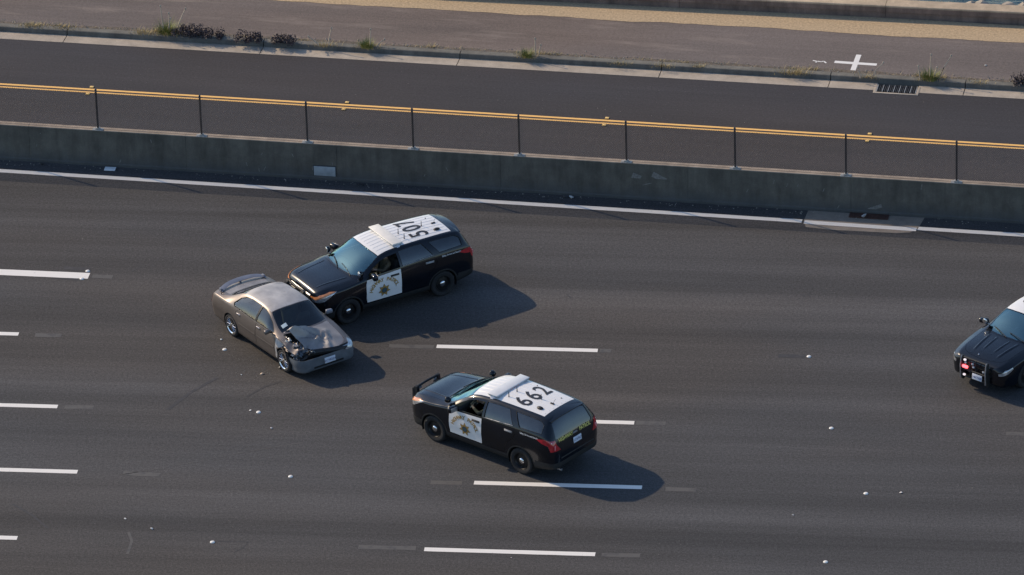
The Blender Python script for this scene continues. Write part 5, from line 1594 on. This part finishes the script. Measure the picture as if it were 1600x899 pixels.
for s in (1, -1):
    for (y0, y1, xa, xb, w_, up) in ((.46, .36, 1.30, 2.22, .035, .022), (.20, .16, 1.34, 2.05, .03, .018)):
        v, f = [], []
        for i in range(16):
            t = i / 15; x = xa + t * (xb - xa); y = s * (y0 + (y1 - y0) * t); k_ = math.sin(math.pi * min(1, t * 1.1 + .05)) ** .5 if t < .95 else .3
            for dy, u in ((-w_, .001), (-w_ * .3, up * k_), (w_ * .5, up * .8 * k_), (w_ * 1.6, .001)):
                h, n = sd_.hit((x, y + dy, 2), (0, 0, -1)); v.append(h + n * u)
        for i in range(15):
            for k in range(3): a = 4 * i + k; f.append((a, a + 1, a + 5, a + 4))
        pyd('bonnet_crease', v, f, PAINT['black'], P['hood'], 60)
    mo = empty('door_mirror', (.82, s * .97, .98), 0, car)
    bm = B(); box(bm, (0, s * .07, .03), (.12, .22, .13), .045, Matrix.Rotation(-s * .18, 3, 'Z'), 3); obj('housing', bm, PAINT['black'], mo, 60)
    bm = B(); tube(bm, [(0, -s * .08, -.02), (0, s * .02, 0)], .025, 8); obj('stem', bm, PAINT['trim'], mo)
    sp_ = empty('spotlight', (1.02, s * .80, 1.16), 0, car)
    bm = B(); lathe(bm, [(.02, -.075), (.055, -.065), (.083, -.02), (.088, .03), (.085, .045)], 18)
    rot = Matrix.Rotation(R(-90), 3, 'Z')
    for v_ in bm.verts: v_.co = rot @ v_.co
    obj('lamp_shell', bm, PAINT['black'], sp_, 50)
    bm = B(); lathe(bm, [(.08, .046), (.06, .058), (.02, .064)], 18)
    for v_ in bm.verts: v_.co = rot @ v_.co
    obj('lamp_lens', bm, PAINT['chrome'], sp_, 50)
    bm = B(); tube(bm, [(-.02, -s * .01, -.06), (-.08, -s * .10, -.14)], .016, 8); obj('arm', bm, PAINT['satin'], sp_)
for y0, y1, xa, xb in ((.60, .02, 1.12, 1.18), (.02, -.52, 1.18, 1.12)):
    h0, _ = sd_.hit((xa + .04, y0, 3), (0, 0, -1)); h1, _ = sd_.hit((xb - .10, y1, 3), (0, 0, -1)); h2, _ = sd_.hit(((xa + xb) / 2 - .03, (y0 + y1) / 2, 3), (0, 0, -1))
    bm = B(); tube(bm, [h0 + Vector((.02, 0, .02)), h2 + Vector((.01, 0, .03)), h1 + Vector((0, 0, .025))], .010, 6); obj('wiper', bm, PAINT['trim'], car)
for i, ch in enumerate('503'):
    v, f = text_mesh(ch, .62, .014)
    decal('roof_number', sd_, v, f, lambda p, yc=(1 - i) * .33: ((-.42 + p[1], yc - p[0] * .8, 3), (0, 0, -1)), PAINT['ink'], P['roof_panel'], .0095, .05)
bm = B(); ball(bm, (2.20, -.12, .885), .022, 1); obj('bonnet_washer', bm, PAINT['chrome'], car)
pb = empty('push_bumper', (2.40, 0, .22), 0, car)
fin = [(-.04, .18), (.08, .0), (.13, .02), (.185, .22), (.20, .45), (.185, .64), (.14, .70), (.09, .69), (.08, .60), (.09, .40), (.02, .28)]
for s in (1, -1):
    bm = B(); prism(bm, fin, s * .40 - .025, s * .40 + .025); obj('upright', bm, PAINT['clad'], pb)
    bm = B(); tube(bm, [(.20, s * .40, .10), (.215, s * .40, .45), (.16, s * .40, .70)], .018, 8); obj('upright_edge', bm, PAINT['steel'] if 'steel' in PAINT else PAINT['satin'], pb)
for z, x in ((.66, .13), (.34, .16), (.12, .12)):
    bm = B(); tube(bm, [(x, -.40, z), (x, .40, z)], .022, 10); obj('rail', bm, PAINT['clad'], pb)
for y in (-.14, .05):
    bm = B(); tube(bm, [(.13, y, .14), (.15, y, .66)], .016, 8); obj('strut', bm, PAINT['clad'], pb)
for y, z, m_ in ((-.30, .60, 'lampw'), (-.28, .52, 'headl'), (-.32, .17, 'lampw'), (-.05, .54, 'headl'), (-.02, .46, 'headl'), (.30, .42, 'headl')):
    bm = B(); box(bm, (.15, y, z), (.05, .07, .05), .014, seg=2); obj('grille_lamp', bm, PAINT[m_], pb, 50)
bm = B(); box(bm, (.17, -.28, .42), (.06, .17, .075), .02, seg=2); obj('red_lamp', bm, PAINT['reddim'], pb, 50)
plate(pb, (.19, .12, .235), (0, R(-6), 0), '1467508')
for z in (.53, .58, .63):
    bm = B(); box(bm, (2.435, 0, z), (.03, .84, .018), .005); obj('grille_bar', bm, PAINT['trim'], P['grille'])
